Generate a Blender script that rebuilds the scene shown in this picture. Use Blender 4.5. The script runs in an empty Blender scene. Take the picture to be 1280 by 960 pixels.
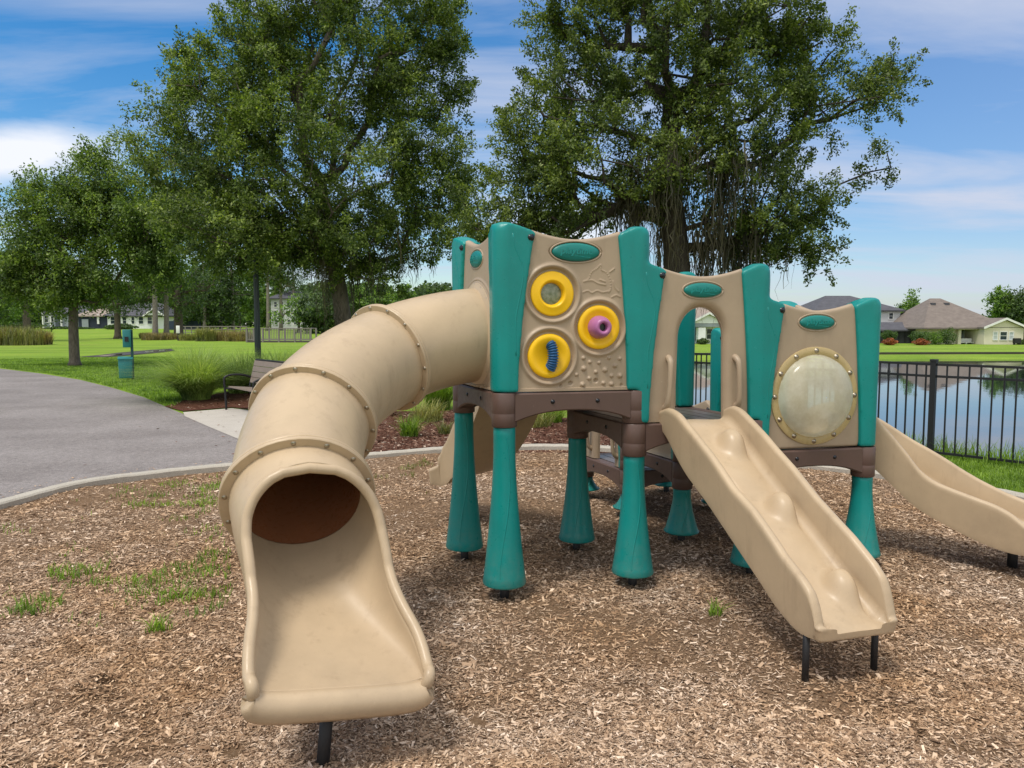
import bpy, bmesh, math, random
import numpy as np
from mathutils import Vector, Matrix
sc = bpy.context.scene
COL = sc.collection
rnd = random.Random(5)
RNG = np.random.default_rng(11)
PI = math.pi

# ------------------------------------------------------------------ camera maths
F = 950.0; CH = 1.6; TH = math.atan(75 / 950)
def ray(px, py):
    a = (px - 640) / F; b = (480 - py) / F
    return np.array([a, math.cos(TH) + b * math.sin(TH), -math.sin(TH) + b * math.cos(TH)])
EYE = np.array([0, 0, CH])
def gnd(px, py, z=0.0):
    d = ray(px, py); return EYE + d * ((z - CH) / d[2])
def atY(px, py, Y):
    d = ray(px, py); return EYE + d * (Y / d[1])
def on_plane(px, py, p, n):
    d = ray(px, py); return EYE + d * (np.dot(np.array(p) - EYE, n) / np.dot(d, n))

# ------------------------------------------------------------------ mesh helpers
def mk(name, V, Fc, mat, parent=None, smooth=True, tri_n=None):
    me = bpy.data.meshes.new(name)
    V = np.asarray(V, dtype=np.float32)
    org = np.zeros(3)
    p = parent
    while p is not None:
        org += np.array(p.location); p = p.parent
    V = V - org
    if isinstance(Fc, np.ndarray) and Fc.ndim == 2:
        n, k = Fc.shape
        me.vertices.add(len(V)); me.vertices.foreach_set('co', V.astype(np.float32).ravel())
        me.loops.add(n * k); me.loops.foreach_set('vertex_index', Fc.astype(np.int32).ravel())
        me.polygons.add(n)
        me.polygons.foreach_set('loop_start', np.arange(0, n * k, k, dtype=np.int32))
        me.update(calc_edges=True)
    else:
        me.from_pydata([tuple(map(float, v)) for v in V], [], [tuple(f) for f in Fc])
    me.polygons.foreach_set('use_smooth', np.full(len(me.polygons), bool(smooth)))
    me.materials.append(mat)
    me.update()
    o = bpy.data.objects.new(name, me); COL.objects.link(o)
    if parent is not None: o.parent = parent
    return o

class MB:
    """collects vertices and faces"""
    def __init__(s): s.V = []; s.F = []
    def add(s, V, Fc):
        b = len(s.V); s.V += [tuple(v) for v in V]; s.F += [tuple(i + b for i in f) for f in Fc]; return s
    def box(s, c, d, R=None):
        c = np.array(c, float); d = np.array(d, float) / 2
        v = np.array([[x, y, z] for x in (-1, 1) for y in (-1, 1) for z in (-1, 1)]) * d
        if R is not None: v = v @ np.array(R).T
        return s.add(v + c, [(0, 1, 3, 2), (4, 6, 7, 5), (0, 4, 5, 1), (2, 3, 7, 6), (0, 2, 6, 4), (1, 5, 7, 3)])
    def rings(s, R, cap=True, closed=True):
        """loft a list of equally long rings"""
        n = len(R[0]); V = [p for r in R for p in r]; Fc = []
        for i in range(len(R) - 1):
            for j in range(n if closed else n - 1):
                k = (j + 1) % n
                Fc.append((i * n + j, i * n + k, (i + 1) * n + k, (i + 1) * n + j))
        if cap:
            Fc.append(tuple(range(n - 1, -1, -1))); Fc.append(tuple((len(R) - 1) * n + j for j in range(n)))
        return s.add(V, Fc)
    def tube(s, P, r, n=8, cap=True):
        P = np.array(P, float); m = len(P)
        r = np.broadcast_to(np.array(r, float), (m,))
        T = np.gradient(P, axis=0); T /= np.linalg.norm(T, axis=1)[:, None] + 1e-9
        up = np.array([0, 0, 1.]) if abs(T[0][2]) < .9 else np.array([1., 0, 0])
        A = np.cross(T[0], up); A /= np.linalg.norm(A)
        R = []
        for i in range(m):
            A = A - T[i] * np.dot(A, T[i]); A /= np.linalg.norm(A) + 1e-9
            B = np.cross(T[i], A)
            R.append([P[i] + r[i] * (math.cos(t) * A + math.sin(t) * B) for t in np.linspace(0, 2 * PI, n, endpoint=False)])
        return s.rings(R, cap)
    def lathe(s, prof, c, n=24, axis=(0, 0, 1), cap=False):
        axis = np.array(axis, float); axis /= np.linalg.norm(axis)
        up = np.array([0, 0, 1.]) if abs(axis[2]) < .9 else np.array([1., 0, 0])
        A = np.cross(up, axis); A /= np.linalg.norm(A); B = np.cross(axis, A); c = np.array(c, float)
        R = [[c + axis * h + r * (math.cos(t) * A + math.sin(t) * B) for t in np.linspace(0, 2 * PI, n, endpoint=False)] for r, h in prof]
        return s.rings(R, cap)
    def build(s, name, mat, parent=None, smooth=True, sharp=None):
        o = mk(name, s.V, s.F, mat, parent, smooth)
        if smooth and sharp: set_sharp(o, sharp)
        return o
def set_sharp(o, deg):
    bm = bmesh.new(); bm.from_mesh(o.data)
    bmesh.ops.recalc_face_normals(bm, faces=bm.faces)
    for e in bm.edges:
        if len(e.link_faces) == 2 and e.calc_face_angle(0) > math.radians(deg): e.smooth = False
    bm.to_mesh(o.data); bm.free()
def apply_mods(o):
    dg = bpy.context.evaluated_depsgraph_get(); dg.update()
    me = bpy.data.meshes.new_from_object(o.evaluated_get(dg)); old = o.data
    o.modifiers.clear(); o.data = me; me.name = old.name; bpy.data.meshes.remove(old)
    me.polygons.foreach_set('use_smooth', np.full(len(me.polygons), True)); me.update()
def bevel(o, w, seg=2, ang=40):
    m = o.modifiers.new('b', 'BEVEL'); m.width = w; m.segments = seg; m.limit_method = 'ANGLE'; m.angle_limit = math.radians(ang)
    apply_mods(o); set_sharp(o, 50)
def cr(P, n):
    """Catmull-Rom through P (any dimension), n samples, evenly in parameter"""
    P = np.array(P, float); Q = np.vstack([2 * P[0] - P[1], P, 2 * P[-1] - P[-2]]); out = []
    for t in np.linspace(0, len(P) - 1, n):
        i = min(int(t), len(P) - 2); u = t - i; a, b, c, d = Q[i:i + 4]
        out.append(.5 * (2 * b + (c - a) * u + (2 * a - 5 * b + 4 * c - d) * u * u + (3 * b - a - 3 * c + d) * u ** 3))
    return np.array(out)
def empty(name, loc, label=None, cat=None, group=None):
    o = bpy.data.objects.new(name, None); COL.objects.link(o); o.location = tuple(map(float, loc)); o.empty_display_size = .2
    if label: tag(o, label, cat, group)
    return o
def tag(o, label, cat, group=None):
    o['label'] = label; o['category'] = cat
    if group: o['group'] = group
    return o
def struct(o): o['kind'] = 'structure'; return o
def sstep(a, b, x):
    t = np.clip((x - a) / (b - a), 0, 1); return t * t * (3 - 2 * t)

# ------------------------------------------------------------------ materials
def mat_new(name):
    m = bpy.data.materials.new(name); m.use_nodes = True; nt = m.node_tree
    return m, nt, nt.nodes['Principled BSDF']
def N(nt, t, **kw):
    n = nt.nodes.new(t)
    for k, v in kw.items():
        if k in n.inputs.keys(): n.inputs[k].default_value = v
        else: setattr(n, k, v)
    return n
def ramp(nt, src, stops):
    r = nt.nodes.new('ShaderNodeValToRGB'); nt.links.new(src, r.inputs[0]); e = r.color_ramp.elements
    while len(e) < len(stops): e.new(.5)
    for i, (p, c) in enumerate(stops): e[i].position = p; e[i].color = (*c, 1)
    return r.outputs[0]
def coords(nt, scale=(1, 1, 1)):
    t = N(nt, 'ShaderNodeNewGeometry'); m = N(nt, 'ShaderNodeMapping'); m.inputs['Scale'].default_value = scale
    nt.links.new(t.outputs['Position'], m.inputs[0]); return m.outputs[0]
def noise(nt, co, scale, detail=4, rough=.55):
    n = N(nt, 'ShaderNodeTexNoise', Scale=scale, Detail=detail, Roughness=rough); nt.links.new(co, n.inputs['Vector']); return n.outputs['Fac']
def mixc(nt, f, a, b, mode='MIX'):
    m = nt.nodes.new('ShaderNodeMix'); m.data_type = 'RGBA'; m.blend_type = mode
    for s, i in ((f, 0), (a, 6), (b, 7)):
        if isinstance(s, (int, float)): m.inputs[i].default_value = s
        elif isinstance(s, tuple): m.inputs[i].default_value = (*s, 1)
        else: nt.links.new(s, m.inputs[i])
    return m.outputs[2]
def bump(nt, b, h, strength, dist):
    n = N(nt, 'ShaderNodeBump', Strength=strength, Distance=dist); nt.links.new(h, n.inputs['Height']); nt.links.new(n.outputs[0], b.inputs['Normal'])
def plastic(name, col, rough=.42, dirt=(.16, .11, .07), damt=.35, stain=True, dust=.55):
    m, nt, b = mat_new(name); co = coords(nt)
    n1 = noise(nt, co, 3.1, 5, .6); n2 = noise(nt, co, 38, 3, .6)
    c = mixc(nt, ramp(nt, n1, [(.35, (0, 0, 0)), (.75, (1, 1, 1))]), col, tuple(x * .80 + .004 for x in col))
    if stain:
        n3 = noise(nt, coords(nt, (6, 6, 1.2)), 2.3, 6, .7)
        f = ramp(nt, n3, [(.55, (0, 0, 0)), (.8, (damt, damt, damt))]); c = mixc(nt, f, c, dirt)
    sp = ramp(nt, noise(nt, co, 120, 2, .5), [(.68, (0, 0, 0)), (.76, (.35, .35, .35))]); c = mixc(nt, sp, c, tuple(x * .6 for x in col))
    sepz = N(nt, 'ShaderNodeSeparateXYZ'); nt.links.new(co, sepz.inputs[0]); dz = N(nt, 'ShaderNodeMapRange'); dz.inputs[1].default_value = .42; dz.inputs[2].default_value = .06; nt.links.new(sepz.outputs[2], dz.inputs[0])
    dm = N(nt, 'ShaderNodeMath'); dm.operation = 'MULTIPLY'; nt.links.new(dz.outputs[0], dm.inputs[0]); nt.links.new(ramp(nt, noise(nt, co, 17, 6, .75), [(.38, (0, 0, 0)), (.72, (dust, dust, dust))]), dm.inputs[1]); c = mixc(nt, dm.outputs[0], c, (.27, .20, .14))
    scr = ramp(nt, noise(nt, coords(nt, (14, 90, 22)), 1.7, 3, .6), [(.70, (0, 0, 0)), (.74, (.30, .30, .30))]); c = mixc(nt, scr, c, tuple(min(1, x * 1.25 + .05) for x in col))
    nt.links.new(c, b.inputs['Base Color'])
    nt.links.new(ramp(nt, n2, [(.3, (rough - .08,) * 3), (.7, (rough + .1,) * 3)]), b.inputs['Roughness'])
    bump(nt, b, noise(nt, co, 260, 2, .5), .06, .004); b.inputs['Specular IOR Level'].default_value = .38
    return m
def flat(name, col, rough=.6, var=.2, scale=6, metal=0):
    m, nt, b = mat_new(name); co = coords(nt); n1 = noise(nt, co, scale, 5, .6)
    c = mixc(nt, n1, tuple(x * (1 - var) for x in col), tuple(min(1, x * (1 + var)) for x in col))
    nt.links.new(c, b.inputs['Base Color']); b.inputs['Roughness'].default_value = rough; b.inputs['Metallic'].default_value = metal
    return m
def leafmat(name, dark, light, trans=.35, hl=None):
    m = bpy.data.materials.new(name); m.use_nodes = True; nt = m.node_tree; nt.nodes.clear()
    out = N(nt, 'ShaderNodeOutputMaterial'); g = N(nt, 'ShaderNodeNewGeometry')
    st = [(0, dark), (.65, tuple((a + b) / 2 for a, b in zip(dark, light))), (.93, light)]
    if hl: st.append((1, hl))
    c = ramp(nt, g.outputs['Random Per Island'], st)
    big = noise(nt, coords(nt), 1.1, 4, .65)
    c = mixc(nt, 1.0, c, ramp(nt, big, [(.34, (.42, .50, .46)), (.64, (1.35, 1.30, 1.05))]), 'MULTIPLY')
    p = N(nt, 'ShaderNodeBsdfPrincipled', Roughness=.55); nt.links.new(c, p.inputs['Base Color'])
    t = N(nt, 'ShaderNodeBsdfTranslucent'); nt.links.new(mixc(nt, 1.0, c, (1.3, 1.35, .6), 'MULTIPLY'), t.inputs[0])
    x = N(nt, 'ShaderNodeMixShader'); x.inputs[0].default_value = trans
    nt.links.new(p.outputs[0], x.inputs[1]); nt.links.new(t.outputs[0], x.inputs[2]); nt.links.new(x.outputs[0], out.inputs[0])
    return m
TAN = plastic('tan_plastic', (.505, .385, .25), .36, (.20, .13, .08), .35)
TANP = plastic('tan_panel_plastic', (.40, .305, .21), .45, (.20, .13, .08), .25)
TANSHADE = plastic('tan_plastic_shaded', (.31, .125, .055), .3, (.15, .07, .03), .3)  # same tan, darkened and reddened: shade inside the tube painted into its colour
TEAL = plastic('teal_plastic', (.0005, .24, .22), .34, (.008, .15, .135), .3, dust=.25)
TEALD = plastic('teal_badge_plastic', (.004, .20, .18), .35, (.01, .12, .11), .3)
BROWN = plastic('brown_plastic', (.115, .070, .056), .45, (.07, .045, .035), .4)
YEL = plastic('yellow_plastic', (.95, .56, .006), .35, (.5, .3, .02), .2)
PINK = plastic('pink_plastic', (.42, .15, .33), .35, (.3, .1, .22), .2)
BLUE = plastic('blue_rubber', (.02, .10, .24), .4, (.02, .03, .06), .3)
BLACK = flat('black_steel', (.008, .008, .009), .55, .3)
STEEL = flat('bolt_steel', (.38, .33, .26), .3, .2, 30, .9)
DBOLT = flat('dark_bolt', (.006, .008, .012), .25, .2, 30)
def mirror_mat():
    m, nt, b = mat_new('scratched_mirror'); co = coords(nt)
    c = ramp(nt, noise(nt, co, 35, 4, .7), [(.35, (.14, .17, .10)), (.65, (.30, .32, .25))]); nt.links.new(c, b.inputs['Base Color'])
    b.inputs['Metallic'].default_value = .3; b.inputs['Roughness'].default_value = .35; return m
MIRR = mirror_mat()
def dome_mat():
    m = bpy.data.materials.new('yellowed_bubble'); m.use_nodes = True; nt = m.node_tree; nt.nodes.clear(); out = N(nt, 'ShaderNodeOutputMaterial')
    co = coords(nt); c = ramp(nt, noise(nt, co, 7, 6, .7), [(.3, (.66, .61, .43)), (.6, (.84, .81, .65)), (.8, (.90, .89, .79))])
    p = N(nt, 'ShaderNodeBsdfPrincipled', Roughness=.16); nt.links.new(c, p.inputs['Base Color'])
    t = N(nt, 'ShaderNodeBsdfTranslucent'); nt.links.new(c, t.inputs[0])
    g = N(nt, 'ShaderNodeBsdfTransparent'); g.inputs[0].default_value = (.95, .9, .7, 1)
    a = N(nt, 'ShaderNodeMixShader'); a.inputs[0].default_value = .4; nt.links.new(p.outputs[0], a.inputs[1]); nt.links.new(t.outputs[0], a.inputs[2])
    bb = N(nt, 'ShaderNodeMixShader'); bb.inputs[0].default_value = .2; nt.links.new(a.outputs[0], bb.inputs[1]); nt.links.new(g.outputs[0], bb.inputs[2])
    nt.links.new(bb.outputs[0], out.inputs[0]); return m
DOME = dome_mat()
FLANGE = plastic('clear_flange', (.50, .38, .18), .3, (.2, .14, .05), .4)
def bark_mat(name, a, b_):
    m, nt, b = mat_new(name); n1 = noise(nt, coords(nt, (9, 9, 2.2)), 2.2, 6, .7)
    nt.links.new(ramp(nt, n1, [(.3, a), (.7, b_)]), b.inputs['Base Color']); b.inputs['Roughness'].default_value = .9
    bump(nt, b, n1, .8, .03); return m
BARK = bark_mat('oak_bark', (.035, .028, .02), (.15, .12, .088))
BARKD = bark_mat('dark_bark', (.018, .014, .011), (.085, .068, .05))
BARKL = bark_mat('pale_bark', (.10, .085, .07), (.27, .235, .20))
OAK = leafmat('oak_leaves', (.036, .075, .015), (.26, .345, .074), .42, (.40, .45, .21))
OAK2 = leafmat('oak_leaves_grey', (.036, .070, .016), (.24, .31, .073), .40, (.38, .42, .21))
BARKM = bark_mat('mid_bark', (.07, .055, .042), (.21, .175, .14))
OAK3 = leafmat('small_oak_leaves', (.045, .095, .018), (.26, .37, .073), .42, (.36, .42, .18))
FARL = leafmat('far_leaves', (.065, .14, .028), (.26, .40, .085), .42)
FARD = leafmat('far_dark_leaves', (.03, .065, .018), (.12, .19, .052), .33)
PINEL = leafmat('pine_needles', (.025, .055, .018), (.085, .145, .045), .3)
SHRUB = leafmat('shrub_leaves', (.03, .07, .015), (.11, .19, .04), .3)
ORANGE = leafmat('orange_flowers', (.22, .06, .02), (.52, .16, .06), .2)
MOSS = leafmat('spanish_moss', (.05, .046, .030), (.14, .125, .085), .2)
GRASSL = leafmat('fountain_grass', (.17, .26, .07), (.42, .54, .19), .4, (.58, .62, .32))
GRASSB = leafmat('bright_grass', (.12, .21, .026), (.29, .44, .06), .4)
GRASSY = leafmat('straw_grass', (.13, .15, .045), (.34, .33, .13), .3)
DRYL = leafmat('dry_grass', (.16, .13, .05), (.36, .29, .14), .3)
# ================================================================== PLAYGROUND SET
O2 = np.array([-.044, 4.335]); E1 = np.array([.778, .190]); E2 = np.array([-.278, .722])
def LP(i, j): return O2 + i * E1 + j * E2
DECKS = [((0, 0), 1.21), ((1, 0), 1.01), ((2, 0), .81), ((2, 1), .61), ((2, 2), .41)]
PL = empty('playground_set', (LP(1.5, .8)[0], LP(1.5, .8)[1], 0), 'tan, teal and brown plastic toddler playground with tube slide, standing on the wood mulch', 'playground')
dk_of = {}
for (i, j), z in DECKS:
    for a in (0, 1):
        for b in (0, 1): dk_of.setdefault((i + a, j + b), []).append(z)
# edges with panels: (P, Q, deck z, kind); outward normal is on the right of P->Q
PANELS = [((0, 0), (1, 0), 1.21, 'activity'), ((0, 1), (0, 0), 1.21, 'tube'), ((1, 1), (0, 1), 1.21, 'door'),
          ((1, 0), (2, 0), 1.01, 'door'), ((2, 1), (1, 1), 1.01, 'plain'),
          ((2, 0), (3, 0), .81, 'bubble'), ((3, 0), (3, 1), .81, 'door'),
          ((3, 1), (3, 2), .61, 'plain'), ((2, 2), (2, 1), .61, 'plain'),
          ((3, 2), (3, 3), .41, 'low'), ((2, 3), (2, 2), .41, 'door')]
WT_START, WT_END = .178, .140       # wing width at the top beside the first / second post of an edge
PH = .96
wings = {}
for P, Q, z, k in PANELS:
    if k == 'low': continue
    d = LP(*Q) - LP(*P); d = d / np.hypot(*d)
    wings.setdefault(P, []).append((d, z, WT_START)); wings.setdefault(Q, []).append((-d, z, WT_END))
def wing_w(t, wt): return .069 + (wt - .069) * np.clip(t, 0, 1) ** 1.6
bolt_me = None
def bolt(parent, p, n, r=.011, mat=None, key={}):
    mat = mat or STEEL
    k = (mat.name, r)
    if k not in key:
        m = MB().lathe([(r * 1.35, -.004), (r * 1.35, .002), (r, .003), (r * .9, r * .45), (r * .5, r * .75), (0.0005, r * .82)], (0, 0, 0), 10)
        o = m.build('bolt', mat); key[k] = o.data; bpy.data.objects.remove(o)
    o = bpy.data.objects.new('bolt', key[k]); COL.objects.link(o); o.parent = parent
    org = np.zeros(3); q = parent
    while q is not None: org += np.array(q.location); q = q.parent
    o.location = tuple(map(float, np.array(p) - org)); o.rotation_mode = 'QUATERNION'
    o.rotation_quaternion = Vector((0, 0, 1)).rotation_difference(Vector(tuple(map(float, n))))
    return o
def xyz(p2, z): return np.array([p2[0], p2[1], z])
def make_post(ij):
    p = LP(*ij); zs = sorted(dk_of[ij]); zmax = zs[-1]; zmin = zs[0]; ws = wings.get(ij, [])
    core_top = max([z for d, z, w in ws] + [zmax - .0]) + PH
    if not ws: core_top = zmax + .5
    m = MB()
    zb = zmax + .003
    prof = [(.070, zb), (.071, zb + .3), (.076, core_top - .10), (.074, core_top - .04), (.060, core_top - .012), (.035, core_top - .001)]
    m.lathe(prof, (p[0], p[1], 0), 20, cap=True)
    for d, z, wt in ws:
        nrm = np.array([d[1], -d[0]]); zt = z + PH
        pr = [(0, z + .004)]
        for t in np.linspace(0, .90, 14): pr.append((wing_w(t, wt), z + .004 + t * PH))
        pr += [(wt - .006, zt - .062), (wt - .022, zt - .045), (wt - .05, zt - .036), (.05, zt - .014), (0, zt - .008)]
        R = []
        for s in (-1, 1):
            R.append([xyz(p + d * r + nrm * s * (.074 - .022 * min(1, r / wt)), zz) for r, zz in pr])
        m.rings(R, True)
    o = m.build('post', TEAL, PL)
    md = o.modifiers.new('r', 'REMESH'); md.mode = 'VOXEL'; md.voxel_size = .0095; md.use_smooth_shade = True
    sm = o.modifiers.new('s', 'SMOOTH'); sm.factor = .5; sm.iterations = 9
    apply_mods(o)
    for d, z, wt in ws:
        nrm = np.array([d[1], -d[0]]); r = wt - .04; zz = z + PH - .085
        bp = p + d * r + nrm * .053
        lg = MB().lathe([(.022, -.01), (.022, .004), (.018, .007), (.0175, -.004)], (0, 0, 0), 16)
        bolt(o, xyz(bp, zz), (nrm[0], nrm[1], 0), .018, DBOLT)
    # embossed wavy seams
    sm_ = MB()
    for d, z, wt in ws[:2]:
        nrm = np.array([d[1], -d[0]])
        L = [(.20, .93), (.30, .85), (.62, .76), (.74, .67), (.66, .56), (.52, .44), (.56, .32), (.66, .22)]
        pts = []
        for fr, t in cr(L, 24):
            w_ = wing_w(t, wt); pts.append(xyz(p + d * (w_ * fr) + nrm * (.0692 - .022 * w_ * fr / wt), z + t * PH))
        sm_.tube(pts, .0065, 8)
    if ws: sm_.build('emboss', TEAL, o)
    for z in zs:
        top = z - .001; bot = z - .197
        q = MB().lathe([(.030, bot + .002), (.070, bot), (.0735, bot + .004), (.0735, bot + .075), (.0722, bot + .078), (.0735, bot + .081), (.0735, top - .004), (.070, top), (.03, top - .002)], (p[0], p[1], 0), 28, cap=True)
        q.build('sleeve', BROWN, o, sharp=50)
    zl = zmin - .20; H = zl - .09
    pf = [(.03, zl - .002), (.060, zl), (.0635, zl - .006)]
    for t in np.linspace(.05, 1, 16):
        pf.append((.0635 + .064 * max(0, (t - .15) / .85) ** 1.5, zl - t * H + .012 * (t == 1)))
    pf += [(.123, .093), (.114, .09), (.03, .092)]
    lg = MB().lathe(pf, (p[0], p[1], 0), 32, cap=True)
    for a0 in (-1.45, 1.2):
        pts = []
        for t in np.linspace(.06, .93, 22):
            a = a0 + .34 * math.sin(t * 5.2); r = .0635 + .064 * max(0, (t - .15) / .85) ** 1.5
            r -= .0042; pts.append((p[0] + r * math.cos(a), p[1] + r * math.sin(a), zl - t * H))
        lg.tube(pts, .0065, 10)
    lg.build('leg', TEAL, o, sharp=60)
    MB().tube([(p[0], p[1], .12), (p[0], p[1], -.05)], .027, 12).build('ground_pin', BLACK, o)
    return o
for ij in dk_of: make_post(ij)

# ------------------------------------------------------------------ beams and decks
edges = {}
for (i, j), z in DECKS:
    for a, b in (((i, j), (i + 1, j)), ((i + 1, j), (i + 1, j + 1)), ((i + 1, j + 1), (i, j + 1)), ((i, j + 1), (i, j))):
        p, q = LP(*a), LP(*b); L = np.hypot(*(q - p)); d = (q - p) / L; nrm = np.array([d[1], -d[0]])
        m = MB(); R = []; n = 24
        for s in np.linspace(.05, L - .05, n):
            t = (s / L - .5) * 2; zt = z - .003; zb_ = z - .193 + .085 * (1 - abs(t) ** 2.4)
            c = p + d * s
            R.append([xyz(c + nrm * o_, zz) for o_, zz in ((-.03, zb_), (.05, zb_), (.058, zb_ + .008), (.0585, zt - .008), (.05, zt), (-.03, zt))])
        m.rings(R)
        bo = m.build('beam', BROWN, PL, sharp=40)
        for f in (.34, .68):
            bolt(bo, xyz(p + d * L * f + nrm * .0585, z - .055), (nrm[0], nrm[1], 0), .0095, DBOLT)
    # slatted deck
    m = MB(); c0 = LP(i, j); ns = 7
    def dp(u, v): return c0 + E1 * u + E2 * v
    for k in range(ns):
        u0 = .05 + k * .9 / ns + .006; u1 = .05 + (k + 1) * .9 / ns - .006
        zt, zb_ = z - .002, z - .035
        V = [xyz(dp(u0, .05), zb_), xyz(dp(u1, .05), zb_), xyz(dp(u1, .95), zb_), xyz(dp(u0, .95), zb_)] + [xyz(dp(u0, .05), zt), xyz(dp(u1, .05), zt), xyz(dp(u1, .95), zt), xyz(dp(u0, .95), zt)]
        m.add(V, [(3, 2, 1, 0), (4, 5, 6, 7), (0, 1, 5, 4), (1, 2, 6, 5), (2, 3, 7, 6), (3, 0, 4, 7)])
    DK = flat('deck_coating', (.12, .095, .085), .35, .25) if (i, j) == (0, 0) else DK
    m.build('deck', DK, PL, smooth=False)

# ------------------------------------------------------------------ panels
class Pan:
    def __init__(s, P, Q, z):
        s.p = LP(*P); s.q = LP(*Q); s.L = np.hypot(*(s.q - s.p)); s.d = (s.q - s.p) / s.L; s.n = np.array([s.d[1], -s.d[0]]); s.z = z
        s.n3 = np.array([s.n[0], s.n[1], 0])
    def pt(s, u, v, dd): return xyz(s.p + s.d * u + s.n * dd, s.z + v)
    def uv(s, px, py, dd=.04):
        w = on_plane(px, py, s.pt(0, 0, dd), s.n3); return np.dot(w[:2] - s.p, s.d), w[2] - s.z
    def uL(s, v): return wing_w(v / PH, WT_START) - .012
    def uR(s, v): return s.L - wing_w(v / PH, WT_END) + .012
    def top(s, u):
        c = s.L / 2 + .01; t = (u - c) / (s.L / 2 - .15); return .875 + .045 * min(abs(t), 1.3) ** 1.8
def rnd_edge(dist, r): 
    t = np.clip(1 - dist / r, 0, 1); return r * (1 - np.sqrt(np.maximum(0, 1 - t * t)))
D0 = .036; THK = .055
def panel_field(pn, name, feat, nu=150, nv=190, mat=None, hscale=1):
    U = np.zeros((nv, nu)); Z = np.zeros((nv, nu))
    for jv, v in enumerate(np.linspace(0, 1, nv)):
        for iu, u in enumerate(np.linspace(0, 1, nu)):
            vv = v * .9; a, b = pn.uL(vv), pn.uR(vv); uu = a + (b - a) * u
            U[jv, iu] = uu; Z[jv, iu] = .004 + v * (pn.top(uu) * hscale - .004)
    topd = (1 - np.linspace(0, 1, nv))[:, None] * .88 * np.ones((1, nu))
    botd = np.linspace(0, 1, nv)[:, None] * .88 * np.ones((1, nu))
    Dd = D0 + feat(U, Z) - rnd_edge(topd, .022)
    lip = np.where(Z < .022, .008, 0); Dd = Dd + lip - rnd_edge(botd + .004, .006)
    m = MB(); V = []; Fc = []
    for side in (0, 1):
        for jv in range(nv):
            for iu in range(nu):
                dd = Dd[jv, iu] if side == 0 else D0 - THK + rnd_edge(topd[jv, iu], .022)
                V.append(pn.pt(U[jv, iu], Z[jv, iu], dd))
    o_ = nv * nu
    for jv in range(nv - 1):
        for iu in range(nu - 1):
            a = jv * nu + iu; Fc.append((a, a + 1, a + nu + 1, a + nu)); a += o_; Fc.append((a, a + nu, a + nu + 1, a + 1))
    for iu in range(nu - 1):
        a = (nv - 1) * nu + iu; Fc.append((a, a + 1, a + 1 + o_, a + o_)); a = iu; Fc.append((a + 1, a, a + o_, a + 1 + o_))
    for jv in range(nv - 1):
        a = jv * nu; Fc.append((a, a + nu, a + nu + o_, a + o_)); a = jv * nu + nu - 1; Fc.append((a + nu, a, a + o_, a + nu + o_))
    m.add(V, Fc); return m.build(name, mat or TANP, PL, sharp=60)
def zero(U, Z): return U * 0
def badge(pn, parent, u, v, a=.145, b=.05, ring=True):
    m = MB(); R = []
    for f, h in ((1.0, .0), (1.0, .007), (.94, .014), (.75, .020), (.4, .024), (.02, .025)):
        R.append([pn.pt(u + a * f * math.cos(t), v + b * f * math.sin(t), D0 + h - .006) for t in np.linspace(0, 2 * PI, 40, endpoint=False)])
    m.rings(R, True); bo = m.build('badge', TEALD, parent, sharp=60)
    # surround lip moulded on the panel
    q = MB().tube([pn.pt(u + (a + .009) * math.cos(t), v + (b + .009) * math.sin(t), D0 - .001) for t in np.linspace(0, 2 * PI, 49)], .006, 6)
    q.build('badge_surround', TANP, parent)
    cu = bpy.data.curves.new('t', 'FONT'); cu.body = 'playtime'; cu.size = .052; cu.extrude = .003; cu.align_x = 'CENTER'; cu.align_y = 'CENTER'; cu.shear = .15; cu.offset = .0012
    to = bpy.data.objects.new('t', cu); COL.objects.link(to)
    dg = bpy.context.evaluated_depsgraph_get(); dg.update(); me = bpy.data.meshes.new_from_object(to.evaluated_get(dg))
    V = [pn.pt(u + q_.co.x * 1.12 * a / .145, v + .004 + q_.co.y * a / .145, D0 + .0185 + q_.co.z - .012 * (q_.co.x / .145) ** 2 * 1.2) for q_ in me.vertices]
    Fc = [tuple(f.vertices) for f in me.polygons]
    bpy.data.objects.remove(to); bpy.data.meshes.remove(me); bpy.data.curves.remove(cu)
    q = MB().add(V, Fc)
    # swoosh under the lettering
    q.tube([pn.pt(u + a * x, v - b * (.42 + .16 * math.sin(3 * x)), D0 + .016 - .013 * x * x) for x in np.linspace(-.6, .6, 14)], .0025, 6)
    q.build('badge_lettering', TEAL, parent, smooth=False)

# activity panel ---------------------------------------------------
pa = Pan((0, 0), (1, 0), 1.21)
port = [pa.uv(691, 367), pa.uv(749, 409), pa.uv(687, 445)]
RP = .128
convex = [(538, 705, 15), (585, 735, 14), (655, 740, 14), (728, 703, 14), (810, 710, 14), (540, 785, 19), (630, 810, 15), (700, 795, 19), (773, 762, 17), (485, 830, 14), (748, 838, 15), (810, 838, 19), (580, 858, 15), (530, 905, 19), (687, 893, 15), (747, 900, 18), (440, 895, -17), (630, 875, -17), (365, 912, -13), (822, 908, -12)]
cvx = [(*pa.uv(640 + x / 6, 330 + y / 6), r / 6 * 4.45 / 950) for x, y, r in convex]
dol = [[(540, 130), (575, 113), (600, 60), (640, 32), (668, 6), (672, 42), (710, 65), (738, 120), (742, 185), (726, 212)], [(540, 132), (600, 122), (650, 146), (702, 156)], [(662, 118), (700, 132)],
       [(535, 212), (570, 200), (600, 216), (640, 200), (680, 212), (725, 204)], [(750, 248), (782, 234), (812, 246)], [(735, 60), (768, 35)], [(760, 130), (775, 175), (800, 205)]]
dl = []
for c in dol:
    q = cr(c, 30); dl += [pa.uv(640 + x / 6, 330 + y / 6) for x, y in q]
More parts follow.
